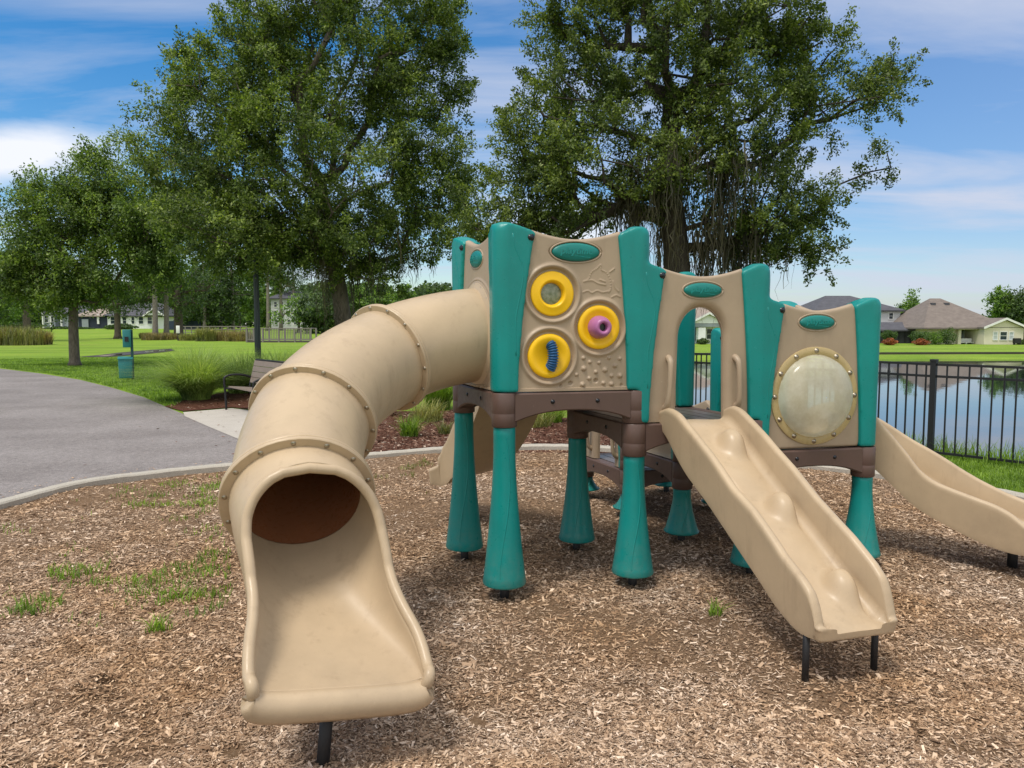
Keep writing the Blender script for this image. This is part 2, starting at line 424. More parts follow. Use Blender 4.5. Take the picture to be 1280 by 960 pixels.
dl = np.array(dl)
def feat_act(U, Z):
    h = U * 0
    for u, v in port:
        r = np.hypot(U - u, Z - v)
        h = h + .013 * np.exp(-((r - .160) / .012) ** 2) - .012 * (1 - sstep(.137, .150, r)) - .036 * (1 - sstep(.095, .118, r))
    for u, v, r_ in cvx:
        s = 1 if r_ > 0 else -1; r_ = abs(r_) * 1.15; r = np.hypot(U - u, Z - v)
        h = h + s * .9 * r_ * np.maximum(0, 1 - (r / r_) ** 2)
    ub, vb = pa.uv(720, 315); r = np.hypot((U - ub) / .155, (Z - vb) / .06); h = h - .008 * (1 - sstep(.98, 1.08, r))
    dm = np.full(U.shape, 9.)
    for u, v in dl: dm = np.minimum(dm, np.hypot(U - u, Z - v))
    h = h + .0036 * np.exp(-(dm / .0042) ** 2)
    return h
pact = panel_field(pa, 'activity_panel', feat_act, 210, 270)
badge(pa, pact, *pa.uv(720, 315), .142, .052)
for k, (u, v) in enumerate(port):
    c = pa.pt(u, v, D0 - .013)
    m = MB()
    if k == 0: prof = [(RP, 0), (RP, .009), (.124, .014), (.118, .0155), (.086, .0155), (.080, .018), (.074, .016), (.064, -.004), (.060, -.03)]
    elif k == 1: prof = [(RP, 0), (RP, .012), (.122, .019), (.098, .019), (.088, .013), (.070, .008), (.02, .008), (.001, .008)]
    else: prof = [(RP, 0), (RP, .012), (.122, .020), (.100, .020), (.080, .012), (.050, .000), (.02, -.004), (.001, -.005)]
    m.lathe(prof, c, 48, pa.n3); ring = m.build('porthole_ring', YEL, pact, sharp=60)
    if k == 0:
        MB().lathe([(.068, -.022), (.05, -.018), (.0005, -.017)], c, 32, pa.n3).build('mirror', MIRR, pact)
    elif k == 1:
        MB().lathe([(.067, .005), (.067, .016), (.062, .05), (.050, .088), (.042, .098), (.034, .099), (.024, .092), (.022, .05)], c, 36, pa.n3).build('cone_knob', PINK, pact, sharp=60)
        MB().lathe([(.024, .06), (.0005, .06)], c, 20, pa.n3).build('knob_hole', DBOLT, pact)
    else:
        m = MB(); pts = []; rr = []
        for t in np.linspace(-1, 1, 90):
            pts.append(pa.pt(u + .020 * math.cos(t * 1.3) - .006, v + .072 * math.sin(t * 1.25) / .95, D0 + .008 + .020 * (1 - t * t)))
            e = math.sqrt(max(0.02, 1 - max(0, (abs(t) - .85) / .15) ** 2)); rr.append((.0285 + .0045 * math.sin(t * 42)) * e)
        m.tube(pts, rr, 16); m.build('ribbed_coil', BLUE, pact)

# door panels ------------------------------------------------------
def strip_panel(pn, name, inner, outer, closed, rin=.03, nt=30):
    """panel between an inner and an outer outline of equal length; rounded at both"""
    inner = np.array(inner); outer = np.array(outer); n = len(inner); V = []; Fc = []; ts = np.linspace(0, 1, nt)
    ts = .5 - .5 * np.cos(ts * PI)
    for side in (0, 1):
        for i in range(n):
            Lw = np.hypot(*(outer[i] - inner[i]))
            for t in ts:
                q = inner[i] * (1 - t) + outer[i] * t
                e = rnd_edge(np.array(t * Lw), rin) + rnd_edge(np.array((1 - t) * Lw), .02)
                dd = D0 - float(e) if side == 0 else D0 - THK + min(float(e), .025)
                V.append(pn.pt(q[0], q[1], dd))
    o_ = n * nt
    for i in range(n if closed else n - 1):
        k = (i + 1) % n
        for t in range(nt - 1):
            a, b = i * nt + t, k * nt + t
            Fc.append((a, b, b + 1, a + 1)); Fc.append((a + o_, a + 1 + o_, b + 1 + o_, b + o_))
        Fc.append((i * nt, i * nt + o_, k * nt + o_, k * nt)); Fc.append((i * nt + nt - 1, k * nt + nt - 1, k * nt + nt - 1 + o_, i * nt + nt - 1 + o_))
    if not closed:
        for t in range(nt - 1):
            Fc.append((t, t + 1, t + 1 + o_, t + o_)); a = (n - 1) * nt + t; Fc.append((a + 1, a, a + o_, a + 1 + o_))
    return MB().add(V, Fc)
def door_panel(P, Q, z, full=True):
    pn = Pan(P, Q, z); c = pn.L / 2 + .018; hw = .150; vs = .505; inner = []; outer = []
    nside, narc = 26, 44
    for t in np.linspace(0, 1, nside, endpoint=False): inner.append((c - hw - .012 + .012 * t, .004 + t * (vs - .004)))
    for t in np.linspace(PI, 0, narc): inner.append((c + hw * math.cos(t), vs + .185 * math.sin(t)))
    for t in np.linspace(1, 0, nside + 1)[1:]: inner.append((c + hw + .012 - .012 * t, .004 + t * (vs - .004)))
    for t in np.linspace(0, 1, nside, endpoint=False): v = .004 + t * .60; outer.append((pn.uL(v), v))
    lt = np.array(pn.uL(.88)), np.array(pn.uR(.88))
    path = []
    for v in np.linspace(.604, .86, 9): path.append((pn.uL(v), v))
    for u in np.linspace(lt[0], lt[1], 26): path.append((u, pn.top(u)))
    for v in np.linspace(.86, .604, 9): path.append((pn.uR(v), v))
    path = np.array(path); s = np.concatenate([[0], np.cumsum(np.hypot(*np.diff(path, axis=0).T))]); tt = np.linspace(0, s[-1], narc)
    outer += list(zip(np.interp(tt, s, path[:, 0]), np.interp(tt, s, path[:, 1])))
    for t in np.linspace(1, 0, nside + 1)[1:]: v = .004 + t * .60; outer.append((pn.uR(v), v))
    o = strip_panel(pn, 'doorway_panel', inner, outer, False, .05).build('doorway_panel', TANP, PL, sharp=60)
    for sgn in (-1, 1):
        u = c + sgn * (hw + .072)
        pts = cr([pn.pt(u + sgn * -.002, .39, D0 - .012), pn.pt(u, .375, D0 + .022), pn.pt(u + sgn * .003, .34, D0 + .040), pn.pt(u + sgn * .008, .22, D0 + .044), pn.pt(u + sgn * .013, .135, D0 + .036), pn.pt(u + sgn * .014, .10, D0 + .018), pn.pt(u + sgn * .014, .085, D0 - .012)], 30)
        MB().tube(pts, np.interp(np.linspace(0, 1, 30), [0, .15, .5, .8, 1], [.022, .019, .015, .019, .025]), 14).build('handle', TANP, o)
    if full: badge(pn, o, c - .004, .792, .125, .044)
    return o, pn
def low_panel(P, Q, z):
    pn = Pan(P, Q, z); R = []
    pr = [(.07, .004), (.07, .42), (.10, .50), (.16, .54), (pn.L * .5, .46), (pn.L - .16, .54), (pn.L - .10, .50), (pn.L - .07, .42), (pn.L - .07, .004)]
    m = MB().rings([[pn.pt(u, v, D0 - THK) for u, v in pr], [pn.pt(u, v, D0) for u, v in pr]]); o = m.build('low_panel', TANP, PL, smooth=False); bevel(o, .018, 3)
    for u in (.12, pn.L - .12): bolt(o, pn.pt(u, .46, D0 - THK), -pn.n3, .016, DBOLT); bolt(o, pn.pt(u, .46, D0), pn.n3, .016, DBOLT)
for P, Q, z, k in PANELS:
    if k == 'door': door_panel(P, Q, z, z > .5)
    elif k == 'low': low_panel(P, Q, z)
    elif k == 'plain':
        pn = Pan(P, Q, z); o = panel_field(pn, 'solid_panel', zero, 24, 40); badge(pn, o, pn.L / 2, .78, .125, .044)
# tube panel
pt_ = Pan((0, 1), (0, 0), 1.21)
TC = pt_.pt(pt_.L / 2 + .01, .325, D0)
def feat_tube(U, Z):
    r = np.hypot(U - pt_.L / 2 - .01, Z - .325); return .012 * (1 - sstep(.318, .330, r)) + .008 * np.exp(-((r - .335) / .007) ** 2)
ptub = panel_field(pt_, 'tube_panel', feat_tube, 130, 150)
badge(pt_, ptub, pt_.L / 2, .785, .115, .05)
for a in np.linspace(0, 2 * PI, 16, endpoint=False):
    bolt(ptub, pt_.pt(pt_.L / 2 + .01 + .303 * math.cos(a), .325 + .303 * math.sin(a), D0 + .012), pt_.n3, .009)
# bubble panel
pb = Pan((2, 0), (3, 0), .81)
bu, bv = pb.uv(1018.5, 495); RB = .262
inner = []; outer = []
nn = 120
for t in np.linspace(0, 2 * PI, nn, endpoint=False):
    inner.append((bu + (RB - .01) * math.cos(t), bv + (RB - .01) * math.sin(t)))
    dx, dy = math.cos(t), math.sin(t); lo, hi = RB, 1.2
    for _ in range(40):
        mid = (lo + hi) / 2; u, v = bu + dx * mid, bv + dy * mid
        ins = v > .004 and pb.uL(min(v, .9)) < u < pb.uR(min(v, .9)) and v < pb.top(u)
        if ins: lo = mid
        else: hi = mid
    outer.append((bu + dx * lo, bv + dy * lo))
pbo = strip_panel(pb, 'bubble_panel', inner, outer, True, .012, 26).build('bubble_panel', TANP, PL, sharp=60)
m = MB(); R = []
for r, h in ((RB + .048, -.002), (RB + .048, .006), (RB + .044, .009), (RB + .004, .009), (RB - .004, .004)):
    R.append([pb.pt(bu + r * math.cos(t), bv + r * math.sin(t), D0 + h) for t in np.linspace(0, 2 * PI, 64, endpoint=False)])
m.rings(R, False); m.build('window_flange', FLANGE, pbo, sharp=50)
for k in range(12):
    a = PI / 2 + k * PI / 6; bolt(pbo, pb.pt(bu + (RB + .024) * math.cos(a), bv + (RB + .024) * math.sin(a), D0 + .009), pb.n3, .012)
R = []
for r in np.linspace(1, .01, 22):
    R.append([pb.pt(bu + RB * r * math.cos(t), bv + RB * r * math.sin(t), D0 + .004 + .115 * math.sqrt(max(0, 1 - r ** 2.4))) for t in np.linspace(0, 2 * PI, 64, endpoint=False)])
MB().rings(R, False).build('bubble_window', DOME, pbo)
badge(pb, pbo, *pb.uv(1022, 403), .125, .045)

# ------------------------------------------------------------------ slides
def lerpk(x, K): return np.interp(x, [k[0] for k in K], [k[1] for k in K])
def smoothk(x, K, w=.04):
    return np.mean([lerpk(x + o, K) for o in np.linspace(-w, w, 7)], axis=0)
def frames(P):
    T = np.gradient(P, axis=0); T /= np.linalg.norm(T, axis=1)[:, None]
    S = np.cross(T, [0, 0, 1.]); S /= np.linalg.norm(S, axis=1)[:, None]   # right of travel
    return T, S, np.cross(S, T)
def trough(path, hw, wL, wR, skirt, n=90, feat=None, rim=.02, end_round=.06, lean=.012, name='slide', ws=12, sw=.04):
    """moulded trough slide: path = (x,y,z floor); hw/wL/wR/skirt are key lists over 0..1"""
    P = cr(path, n); T, S, Nn = frames(P)
    seg = np.linalg.norm(np.diff(P, axis=0), axis=1); s = np.concatenate([[0], np.cumsum(seg)]); tot = s[-1]; R = []
    Z = np.array([0, 0, 1.])
    for i in range(n):
        t = s[i] / tot; h = float(smoothk(t, hw)); a = float(smoothk(t, wL, sw)); b = float(smoothk(t, wR, sw)); sk = float(smoothk(t, skirt))
        up = Z * .6 + Nn[i] * .4; up /= np.linalg.norm(up)
        prof = []
        # left outer bottom -> left rim -> floor -> right rim -> right outer bottom
        prof += [(-h - .004, -sk), (-h - .006, -sk + .01)]
        for q in np.linspace(.15, .9, 5): prof.append((-h - .006 - lean * q, -sk + (a + sk) * q))
        xr = -h - lean - .006
        for g in np.linspace(PI, 0, 7): prof.append((xr + rim + rim * math.cos(g) * 1.0, a - rim * .2 + min(rim * .9, a * .5 + .002) * math.sin(g)))
        fil = min(.05, max(.01, a * .6))
        for g in np.linspace(0, PI / 2, 6): prof.append((-h + .03 + fil * (1 - math.cos(g * .999)) * 1.0, fil - fil * math.sin(g)))
        fx = np.linspace(-h + .03 + fil + .004, h - .03 - fil - .004, ws)
        for x in fx: prof.append((x, feat(s[i], x) if feat else 0))
        fil = min(.05, max(.01, b * .6))
        for g in np.linspace(PI / 2, 0, 6): prof.append((h - .03 - fil * (1 - math.cos(g * .999)), fil - fil * math.sin(g)))
        xr = h + lean + .006
        for g in np.linspace(PI, 0, 7): prof.append((xr - rim + rim * math.cos(g), b - rim * .2 + min(rim * .9, b * .5 + .002) * math.sin(g)))
        for q in np.linspace(.9, .15, 5): prof.append((h + .006 + lean * q, -sk + (b + sk) * q))
        prof += [(h + .006, -sk + .01), (h + .004, -sk)]
        prof.append((0, -max(sk, .03)))
        R.append([P[i] + S[i] * x + up * z for x, z in prof])
    ce = np.mean(R[-1], axis=0)
    for f, k in ((.010, .985), (.018, .95), (.022, .88), (.023, .7)): R.append([ce + (np.array(q) - ce) * k + T[-1] * f for q in R[n - 1]])
    m = MB().rings(R, True); return m, P, S

# front wave slide (from the middle deck)
ws0 = np.array([1.128, 4.545]); ws1 = np.array([1.492, 3.265]); wd = (ws1 - ws0) / np.hypot(*(ws1 - ws0)); WLn = np.hypot(*(ws1 - ws0))
def wp(s, z): return (ws0[0] + wd[0] * s, ws0[1] + wd[1] * s, z)
pth = [wp(-.06, 1.015), wp(.06, .995), wp(.2, .925), wp(.45, .785), wp(.7, .645), wp(.95, .505), wp(1.12, .405), wp(1.22, .345), wp(1.31, .295), wp(WLn + .04, .275)]
bl = [(.33, -.075), (.88, -.078), (1.41, -.078)]
def wfeat(s, x):
    h = 0
    for i, (bs, bx) in enumerate(bl): h += .090 * math.exp(-(((s - bs) / .092) ** 2 + ((x - bx) / .070) ** 2) ** 1.6)
    h += .012 * math.sin(s * 2 * PI / .48 + .6) * math.exp(-((x - .03) / .1) ** 2)
    for bs in (.38, .66, .95): h -= .012 * math.exp(-((x - .085 + .03 * (s - bs)) / .014) ** 2 - ((s - bs) / .09) ** 2)
    return h
m, P_, S_ = trough(pth, [(0, .228), (.10, .218), (.35, .190), (.75, .183), (1, .196)], [(0, .05), (.05, .085), (.12, .105), (.3, .14), (.48, .155), (.62, .15), (.8, .17), (.90, .165), (.945, .15), (.975, .105), (.992, .05), (1, .014)],
               [(0, .05), (.05, .085), (.12, .105), (.35, .100), (.5, .088), (.62, .112), (.8, .105), (.90, .125), (.945, .122), (.975, .095), (.992, .055), (1, .014)],
               [(0, .03), (.08, .10), (.2, .15), (.8, .15), (.93, .10), (1, .022)], 170, wfeat, .024, ws=26, sw=.008)
wv = m.build('wave_slide', TAN, PL, sharp=75)
fb = wp(WLn - .05, 0); sd = np.array([-wd[1], wd[0]])
for sg in (-1, 1):
    b2 = np.array(fb[:2]) + sd * sg * .183
    MB().tube([(b2[0], b2[1], .31 if sg == 1 else .29), (b2[0], b2[1], -.06)], .0155, 10).build('leg', BLACK, wv)
    bolt(wv, (b2[0], b2[1] - .017, .27), (0, -1, 0), .007)
# right slide
pth = [(2.12, 5.30, .83), (2.36, 5.32, .825), (2.53, 5.29, .72), (2.74, 5.20, .55), (2.93, 5.06, .41), (3.10, 4.93, .32), (3.26, 4.79, .265), (3.40, 4.64, .24), (3.46, 4.57, .22)]
m, P_, S_ = trough(pth, [(0, .23), (.8, .235), (1, .27)], [(0, .10), (.12, .19), (.3, .2), (.6, .19), (.85, .14), (1, .02)], [(0, .17), (.10, .19), (.22, .185), (.35, .15), (.52, .115), (.66, .15), (.76, .165), (.85, .13), (.92, .055), (1, .01)], [(0, .06), (.2, .09), (.8, .09), (1, .04)], 110, None, .024, name='s')
rs = m.build('side_slide', TAN, PL, sharp=75)
MB().tube([(3.25, 4.83, .25), (3.25, 4.83, -.06)], .03, 12).build('leg', BLACK, rs)
# rear slide
pth = [(.075, 5.17, 1.215), (.03, 5.30, 1.20), (-.03, 5.48, 1.06), (-.11, 5.70, .84), (-.22, 5.92, .62), (-.34, 6.05, .47), (-.46, 6.12, .39), (-.57, 6.15, .38)]
m, P_, S_ = trough(pth, [(0, .23), (1, .25)], [(0, .10), (.12, .2), (.3, .2), (.85, .17), (.95, .15), (1, .05)], [(0, .12), (.10, .2), (.9, .17), (1, .05)], [(0, .06), (.2, .09), (.8, .09), (1, .04)], 110, None, .024)
rr_ = m.build('side_slide', TAN, PL, sharp=75)
MB().tube([(-.36, 6.07, .44), (-.36, 6.07, -.06)], .03, 12).build('leg', BLACK, rr_)

# tube slide
RT = .285
K = [TC - pt_.n3 * .012, np.array([-.715, 4.345, 1.405]), np.array([-.975, 3.70, 1.13]), np.array([-.915, 3.215, .855])]
lead = K[0] - pt_.n3 * .3
tail = np.array([-.70, 2.82, .68])
def herm(P, Tn, n):
    out = []
    for i in range(len(P) - 1):
        for u in np.linspace(0, 1, n, endpoint=(i == len(P) - 2)):
            h = np.array([2 * u ** 3 - 3 * u * u + 1, u ** 3 - 2 * u * u + u, -2 * u ** 3 + 3 * u * u, u ** 3 - u * u]); L = np.linalg.norm(P[i + 1] - P[i])
            out.append(h[0] * P[i] + h[1] * Tn[i] * L + h[2] * P[i + 1] + h[3] * Tn[i + 1] * L)
    return np.array(out)
def unit(v): v = np.array(v, float); return v / np.linalg.norm(v)
def dirv(deg, slope): return unit([math.cos(math.radians(deg)), math.sin(math.radians(deg)), slope])
TT = [dirv(195, -.08), dirv(233, -.30), dirv(264, -.52), dirv(288, -.50)]
NS = 28
C = herm(K, TT, NS)
T, S, Nn = frames(C); T[0] = TT[0]; T[-1] = TT[3]
for i in range(len(C)):
    S[i] = unit(np.cross(T[i], [0, 0, 1.])); Nn[i] = np.cross(S[i], T[i])
tube = empty('tube_slide', (0, 0, 0)); tube.parent = PL; tube.location = (0, 0, 0)
na = 48; ang = np.linspace(0, 2 * PI, na, endpoint=False)
for k in range(3):
    idx = range(k * NS, (k + 1) * NS + (1 if k < 2 else 0)); idx = [min(i, len(C) - 1) for i in idx]
    Ro = [[C[i] + RT * (math.cos(a) * S[i] + math.sin(a) * Nn[i]) for a in ang] for i in idx]
    Ri = [[C[i] + (RT - .012) * (math.cos(a) * S[i] + math.sin(a) * Nn[i]) for a in ang] for i in idx]
    tsec = MB().rings(Ro, False).build('tube_section', TAN, tube); MB().rings(Ri[::-1], False).build('tube_inside_shaded', TANSHADE, tube)
def flange(c, t, s, nn, rf=.318, w=.017, nb=14, off=.15):
    m = MB(); R = []
    for r, h in ((RT - .006, -w), (rf - .004, -w), (rf, -w + .004), (rf, -.003), (rf - .003, 0), (rf, .003), (rf, w - .004), (rf - .004, w), (RT - .006, w)):
        R.append([c + t * h + r * (math.cos(a) * s + math.sin(a) * nn) for a in ang])
    m.rings(R, False); f = m.build('flange', TAN, tube, sharp=45)
    for k in range(nb):
        a = off + 2 * PI * k / nb; q = c + (RT + .016) * (math.cos(a) * s + math.sin(a) * nn)
        bolt(tube, q + t * w, t, .008)
for k in (1, 2):
    i = k * NS; flange(C[i], T[i], S[i], Nn[i])
flange(C[-1], T[-1], S[-1], Nn[-1], .325, .019)
m = MB(); R = []
for r, h in ((RT - .004, .03), (RT + .03, .014), (RT + .032, .006), (RT + .032, .0)):
    R.append([TC + pt_.n3 * h + r * (math.cos(a) * pt_.d[0] * np.array([1, 0, 0]) + math.cos(a) * pt_.d[1] * np.array([0, 1, 0]) + math.sin(a) * np.array([0, 0, 1.])) for a in ang])
m.rings(R, False).build('flange', TAN, tube, sharp=45)
# exit chute
c0 = C[-1]; LIP = np.array([-.607, 2.585, .297])
fl0 = c0 - Nn[-1] * RT
n = 170; fp = herm([fl0, LIP], [T[-1], dirv(294, -.10) * 1.0], n)
tq = np.linspace(0, 1, n); R = []; rimL = []; rimR = []
aw = [(0, .285), (.25, .287), (.42, .279), (.58, .280), (.70, .295), (.82, .318), (.92, .328), (1, .328)]
bh = [(0, .285), (.28, .285), (.45, .245), (.6, .19), (.72, .158), (.85, .128), (.95, .092), (1, .068)]
th = [(0, 180), (.150, 180), (.153, 172), (.160, 162), (.172, 151), (.19, 140), (.22, 127), (.27, 113), (.34, 103), (.42, 97), (.5, 92), (1, 90)]
ee = [(0, 1), (.3, .95), (.6, .62), (1, .42)]
roll = [(0, 0), (1, .14)]
M = 56
Tf, Sf, Nf = frames(fp); Tf[0] = T[-1]; Sf[0] = S[-1]; Nf[0] = Nn[-1]
def sp(v, e): return math.copysign(abs(v) ** e, v)
for i in range(n):
    t = tq[i]; a = float(smoothk(t, aw)); b = float(smoothk(t, bh)); th_ = math.radians(min(180, float(lerpk(t, th)))); e = float(smoothk(t, ee)); ro = float(lerpk(t, roll))
    s = Sf[i] * math.cos(ro) + Nf[i] * math.sin(ro); u = Nf[i] * math.cos(ro) - Sf[i] * math.sin(ro)
    row = []
    for ph in np.linspace(-th_, th_, M):
        row.append(fp[i] + u * b + s * a * sp(math.sin(ph), e) - u * b * sp(math.cos(ph), e))
    R.append(row)
# rolled front lip: the floor turns up a little and then over and down
t_, s_, u_ = Tf[-1], s, u
base = np.array(R[-1]); cen = fp[-1] + u_ * .02
lipn = []
for (fw, dz, sh) in ((.016, .006, .995), (.030, .010, .988), (.041, .006, .98), (.048, -.006, .972), (.050, -.020, .963), (.047, -.036, .955), (.035, -.048, .945), (.01, -.051, .935)):
    lipn.append([cen + (p - cen) * sh + t_ * fw + u_ * dz for p in base])
R += lipn
V = [p for r in R for p in r]; Fc = []
for i in range(len(R) - 1):
    for j in range(M - 1):
        a = i * M + j; Fc.append((a, a + 1, a + M + 1, a + M))
ch = mk('exit_chute', V, Fc, TAN, tube)
wl = ch.modifiers.new('w', 'WELD'); wl.merge_threshold = .0004
md = ch.modifiers.new('s', 'SOLIDIFY'); md.thickness = .026; md.offset = 1
apply_mods(ch)
rim = MB()
k0 = next(i for i in range(n) if float(lerpk(tq[i], th)) < 179.5)
rp = [R[i][0] for i in range(len(R) - 1, k0, -1)] 
hood = R[k0]
rp2 = [R[i][-1] for i in range(k0 + 1, len(R))]
def nudge(pts, c): return pts
loop = np.array(rp + [R[k0 - 1][0]] + rp2)
ctr = np.array([fp[min(i, n - 1)] + Nf[min(i, n - 1)] * .2 for i in list(range(len(R) - 1, k0, -1)) + [k0 - 1] + list(range(k0 + 1, len(R)))])
od = loop - ctr; od /= np.linalg.norm(od, axis=1)[:, None]; loop = loop - od * .012
for _ in range(3): loop[1:-1] = (loop[:-2] + 2 * loop[1:-1] + loop[2:]) / 4
rim.tube(np.vstack([loop[:9], loop[9:-9:2], loop[-9:]]), .0215, 12)
rim.build('chute_rim', TAN, tube)
for sgn, j in ((1, 5), (-1, M - 6)):
    for f in (.66, .74):
        i = int(f * n); q = np.array(R[i][j]); q2 = np.array(R[i][M // 2]); bolt(tube, q + unit(fp[i] + Nf[i] * .2 - q) * .003, unit(fp[i] + Nf[i] * .2 - q), .006)
lp = LIP + np.array([-.055, .06, -.03])
MB().tube([lp, lp + np.array([-.035, -.02, -.40])], .024, 12).build('support_leg', BLACK, tube)
# ================================================================== TERRAIN
LAKE = np.array([(3.6, 18.0), (5.0, 14.6), (7.2, 11.0), (10.8, 7.2), (20, 2), (75, -4), (75, 60.5), (40, 59.5), (22, 58.5), (8, 57), (3.5, 50), (2.2, 36), (2.7, 24)])
WZ = -1.3
def poly_sd(P, X, Y):
    d = np.full(X.shape, 1e9); ins = np.zeros(X.shape, bool); n = len(P)
    for i in range(n):
        a = P[i]; b = P[(i + 1) % n]; e = b - a
        t = np.clip(((X - a[0]) * e[0] + (Y - a[1]) * e[1]) / (e @ e), 0, 1)
        d = np.minimum(d, np.hypot(X - a[0] - t * e[0], Y - a[1] - t * e[1]))
        c = ((a[1] > Y) != (b[1] > Y)) & (X < (b[0] - a[0]) * (Y - a[1]) / (b[1] - a[1] + 1e-12) + a[0]); ins ^= c
    return np.where(ins, d, -d)
def height(X, Y):
    X = np.asarray(X, float); Y = np.asarray(Y, float)
    sd = poly_sd(LAKE, X, Y)
    land = -.92 * sstep(45, 62, Y) * sstep(-6, 6, X) + .75 * sstep(62, 140, Y) * sstep(2, -14, X)
    land = land - .38 * sstep(59, 64, Y) * 0
    wid = 2.6 + 0 * X
    wid = np.where(Y > 50, 3.0, wid)
    k = sstep(-wid, 0, sd)
    z = land * (1 - k) + WZ * k
    z = np.where(sd > 0, WZ - np.minimum(sd * .35, 1.2), z)
    return z
def lin(segs):
    out = []
    for a, b, st in segs: out += list(np.arange(a, b, st))
    return np.array(out + [segs[-1][1]])
gx = lin([(-900, -200, 50), (-200, -60, 5), (-60, -10, 1.5), (-10, 24, .4), (24, 90, 2), (90, 220, 10), (220, 900, 50)])
gy = lin([(-60, -4, 8), (-4, 32, .4), (32, 70, 1.0), (70, 160, 3), (160, 300, 14), (300, 1500, 100)])
X, Y = np.meshgrid(gx, gy); Zg = height(X, Y)
V = np.stack([X.ravel(), Y.ravel(), Zg.ravel()], 1); nx = len(gx); ii = np.arange(len(gy) - 1)[:, None] * nx + np.arange(nx - 1)[None]; ii = ii.ravel()
FQ = np.stack([ii, ii + 1, ii + nx + 1, ii + nx], 1)
def lawn_mat(name, a, b_, c_):
    m, nt, b = mat_new(name); co = coords(nt)
    n1 = noise(nt, co, .35, 4, .6); n2 = noise(nt, co, 5.5, 5, .7); n3 = noise(nt, co, 60, 3, .7)
    c = mixc(nt, ramp(nt, n1, [(.35, (0, 0, 0)), (.68, (1, 1, 1))]), a, b_)
    c = mixc(nt, ramp(nt, n2, [(.45, (0, 0, 0)), (.75, (.7, .7, .7))]), c, c_)
    c = mixc(nt, 1., c, ramp(nt, n3, [(.25, (.6, .62, .55)), (.75, (1.3, 1.28, 1.2))]), 'MULTIPLY')
    dry = ramp(nt, noise(nt, coords(nt, (1, .7, 1)), .16, 6, .7), [(.52, (0, 0, 0)), (.68, (.45, .45, .45))]); c = mixc(nt, dry, c, (.30, .29, .085))
    mow = ramp(nt, noise(nt, coords(nt, (.06, .75, 1)), .9, 2, .4), [(.40, (.86, .88, .86)), (.60, (1.1, 1.08, 1.05))]); c = mixc(nt, 1., c, mow, 'MULTIPLY')
    nt.links.new(c, b.inputs['Base Color']); b.inputs['Roughness'].default_value = .9; b.inputs['Specular IOR Level'].default_value = .1
    bump(nt, b, n3, .7, .05); return m
LAWN = lawn_mat('lawn', (.185, .30, .036), (.25, .37, .05), (.16, .26, .036))
struct(mk('ground', V, FQ, LAWN))
def water_mat():
    m, nt, b = mat_new('lake_water'); co = coords(nt, (1, .5, 1))
    b.inputs['Base Color'].default_value = (.012, .022, .022, 1); b.inputs['Roughness'].default_value = .03; b.inputs['IOR'].default_value = 1.6
    b.inputs['Specular IOR Level'].default_value = .9
    bump(nt, b, noise(nt, co, 1.6, 3, .5), .035, .05); return m
WATER = water_mat()
LK = LAKE + 0
struct(mk('lake_water', [(2, 8, WZ + .12), (90, -12, WZ + .12), (90, 64, WZ + .12), (1, 60, WZ + .12)], [(0, 1, 2, 3)], WATER, smooth=False))

def sheet(name, P, z, mat, res=None, disp=None):
    """flat (or gently displaced) sheet inside polygon P"""
    P = np.array(P, float)
    if res is None:
        bm = bmesh.new(); f = bm.faces.new([bm.verts.new((x, y, z)) for x, y in P]); bm.normal_update()
        if f.normal.z < 0: f.normal_flip()
        bmesh.ops.triangulate(bm, faces=bm.faces[:]); me = bpy.data.meshes.new(name); bm.to_mesh(me); bm.free(); me.materials.append(mat)
        o = bpy.data.objects.new(name, me); COL.objects.link(o); return struct(o)
    x0, y0 = P.min(0) - res; x1, y1 = P.max(0) + res; xs = np.arange(x0, x1, res); ys = np.arange(y0, y1, res); X, Y = np.meshgrid(xs, ys)
    sd = poly_sd(P, X, Y); Z = z + disp(X, Y, sd); keep = sd > -res * 1.2
    n = len(xs); a = (np.arange(len(ys) - 1)[:, None] * n + np.arange(n - 1)[None]).ravel(); k = keep.ravel()
    q = np.stack([a, a + 1, a + n + 1, a + n], 1); q = q[k[q].all(1)]
    return struct(mk(name, np.stack([X.ravel(), Y.ravel(), Z.ravel()], 1), q, mat))
def vnoise(X, Y, sc_, seed=0):
    x = X * sc_; y = Y * sc_; h = lambda i, j: np.modf(np.abs(np.sin(i * 127.1 + j * 311.7 + seed * 17.3) * 43758.5453))[0]
    i = np.floor(x); j = np.floor(y); u = x - i; v = y - j; u = u * u * (3 - 2 * u); v = v * v * (3 - 2 * v)
    return (h(i, j) * (1 - u) + h(i + 1, j) * u) * (1 - v) + (h(i, j + 1) * (1 - u) + h(i + 1, j + 1) * u) * v
def fbm(X, Y, sc_, oct=4, seed=0): return sum(vnoise(X, Y, sc_ * 2 ** k, seed + k) / 2 ** (k + 1) for k in range(oct))

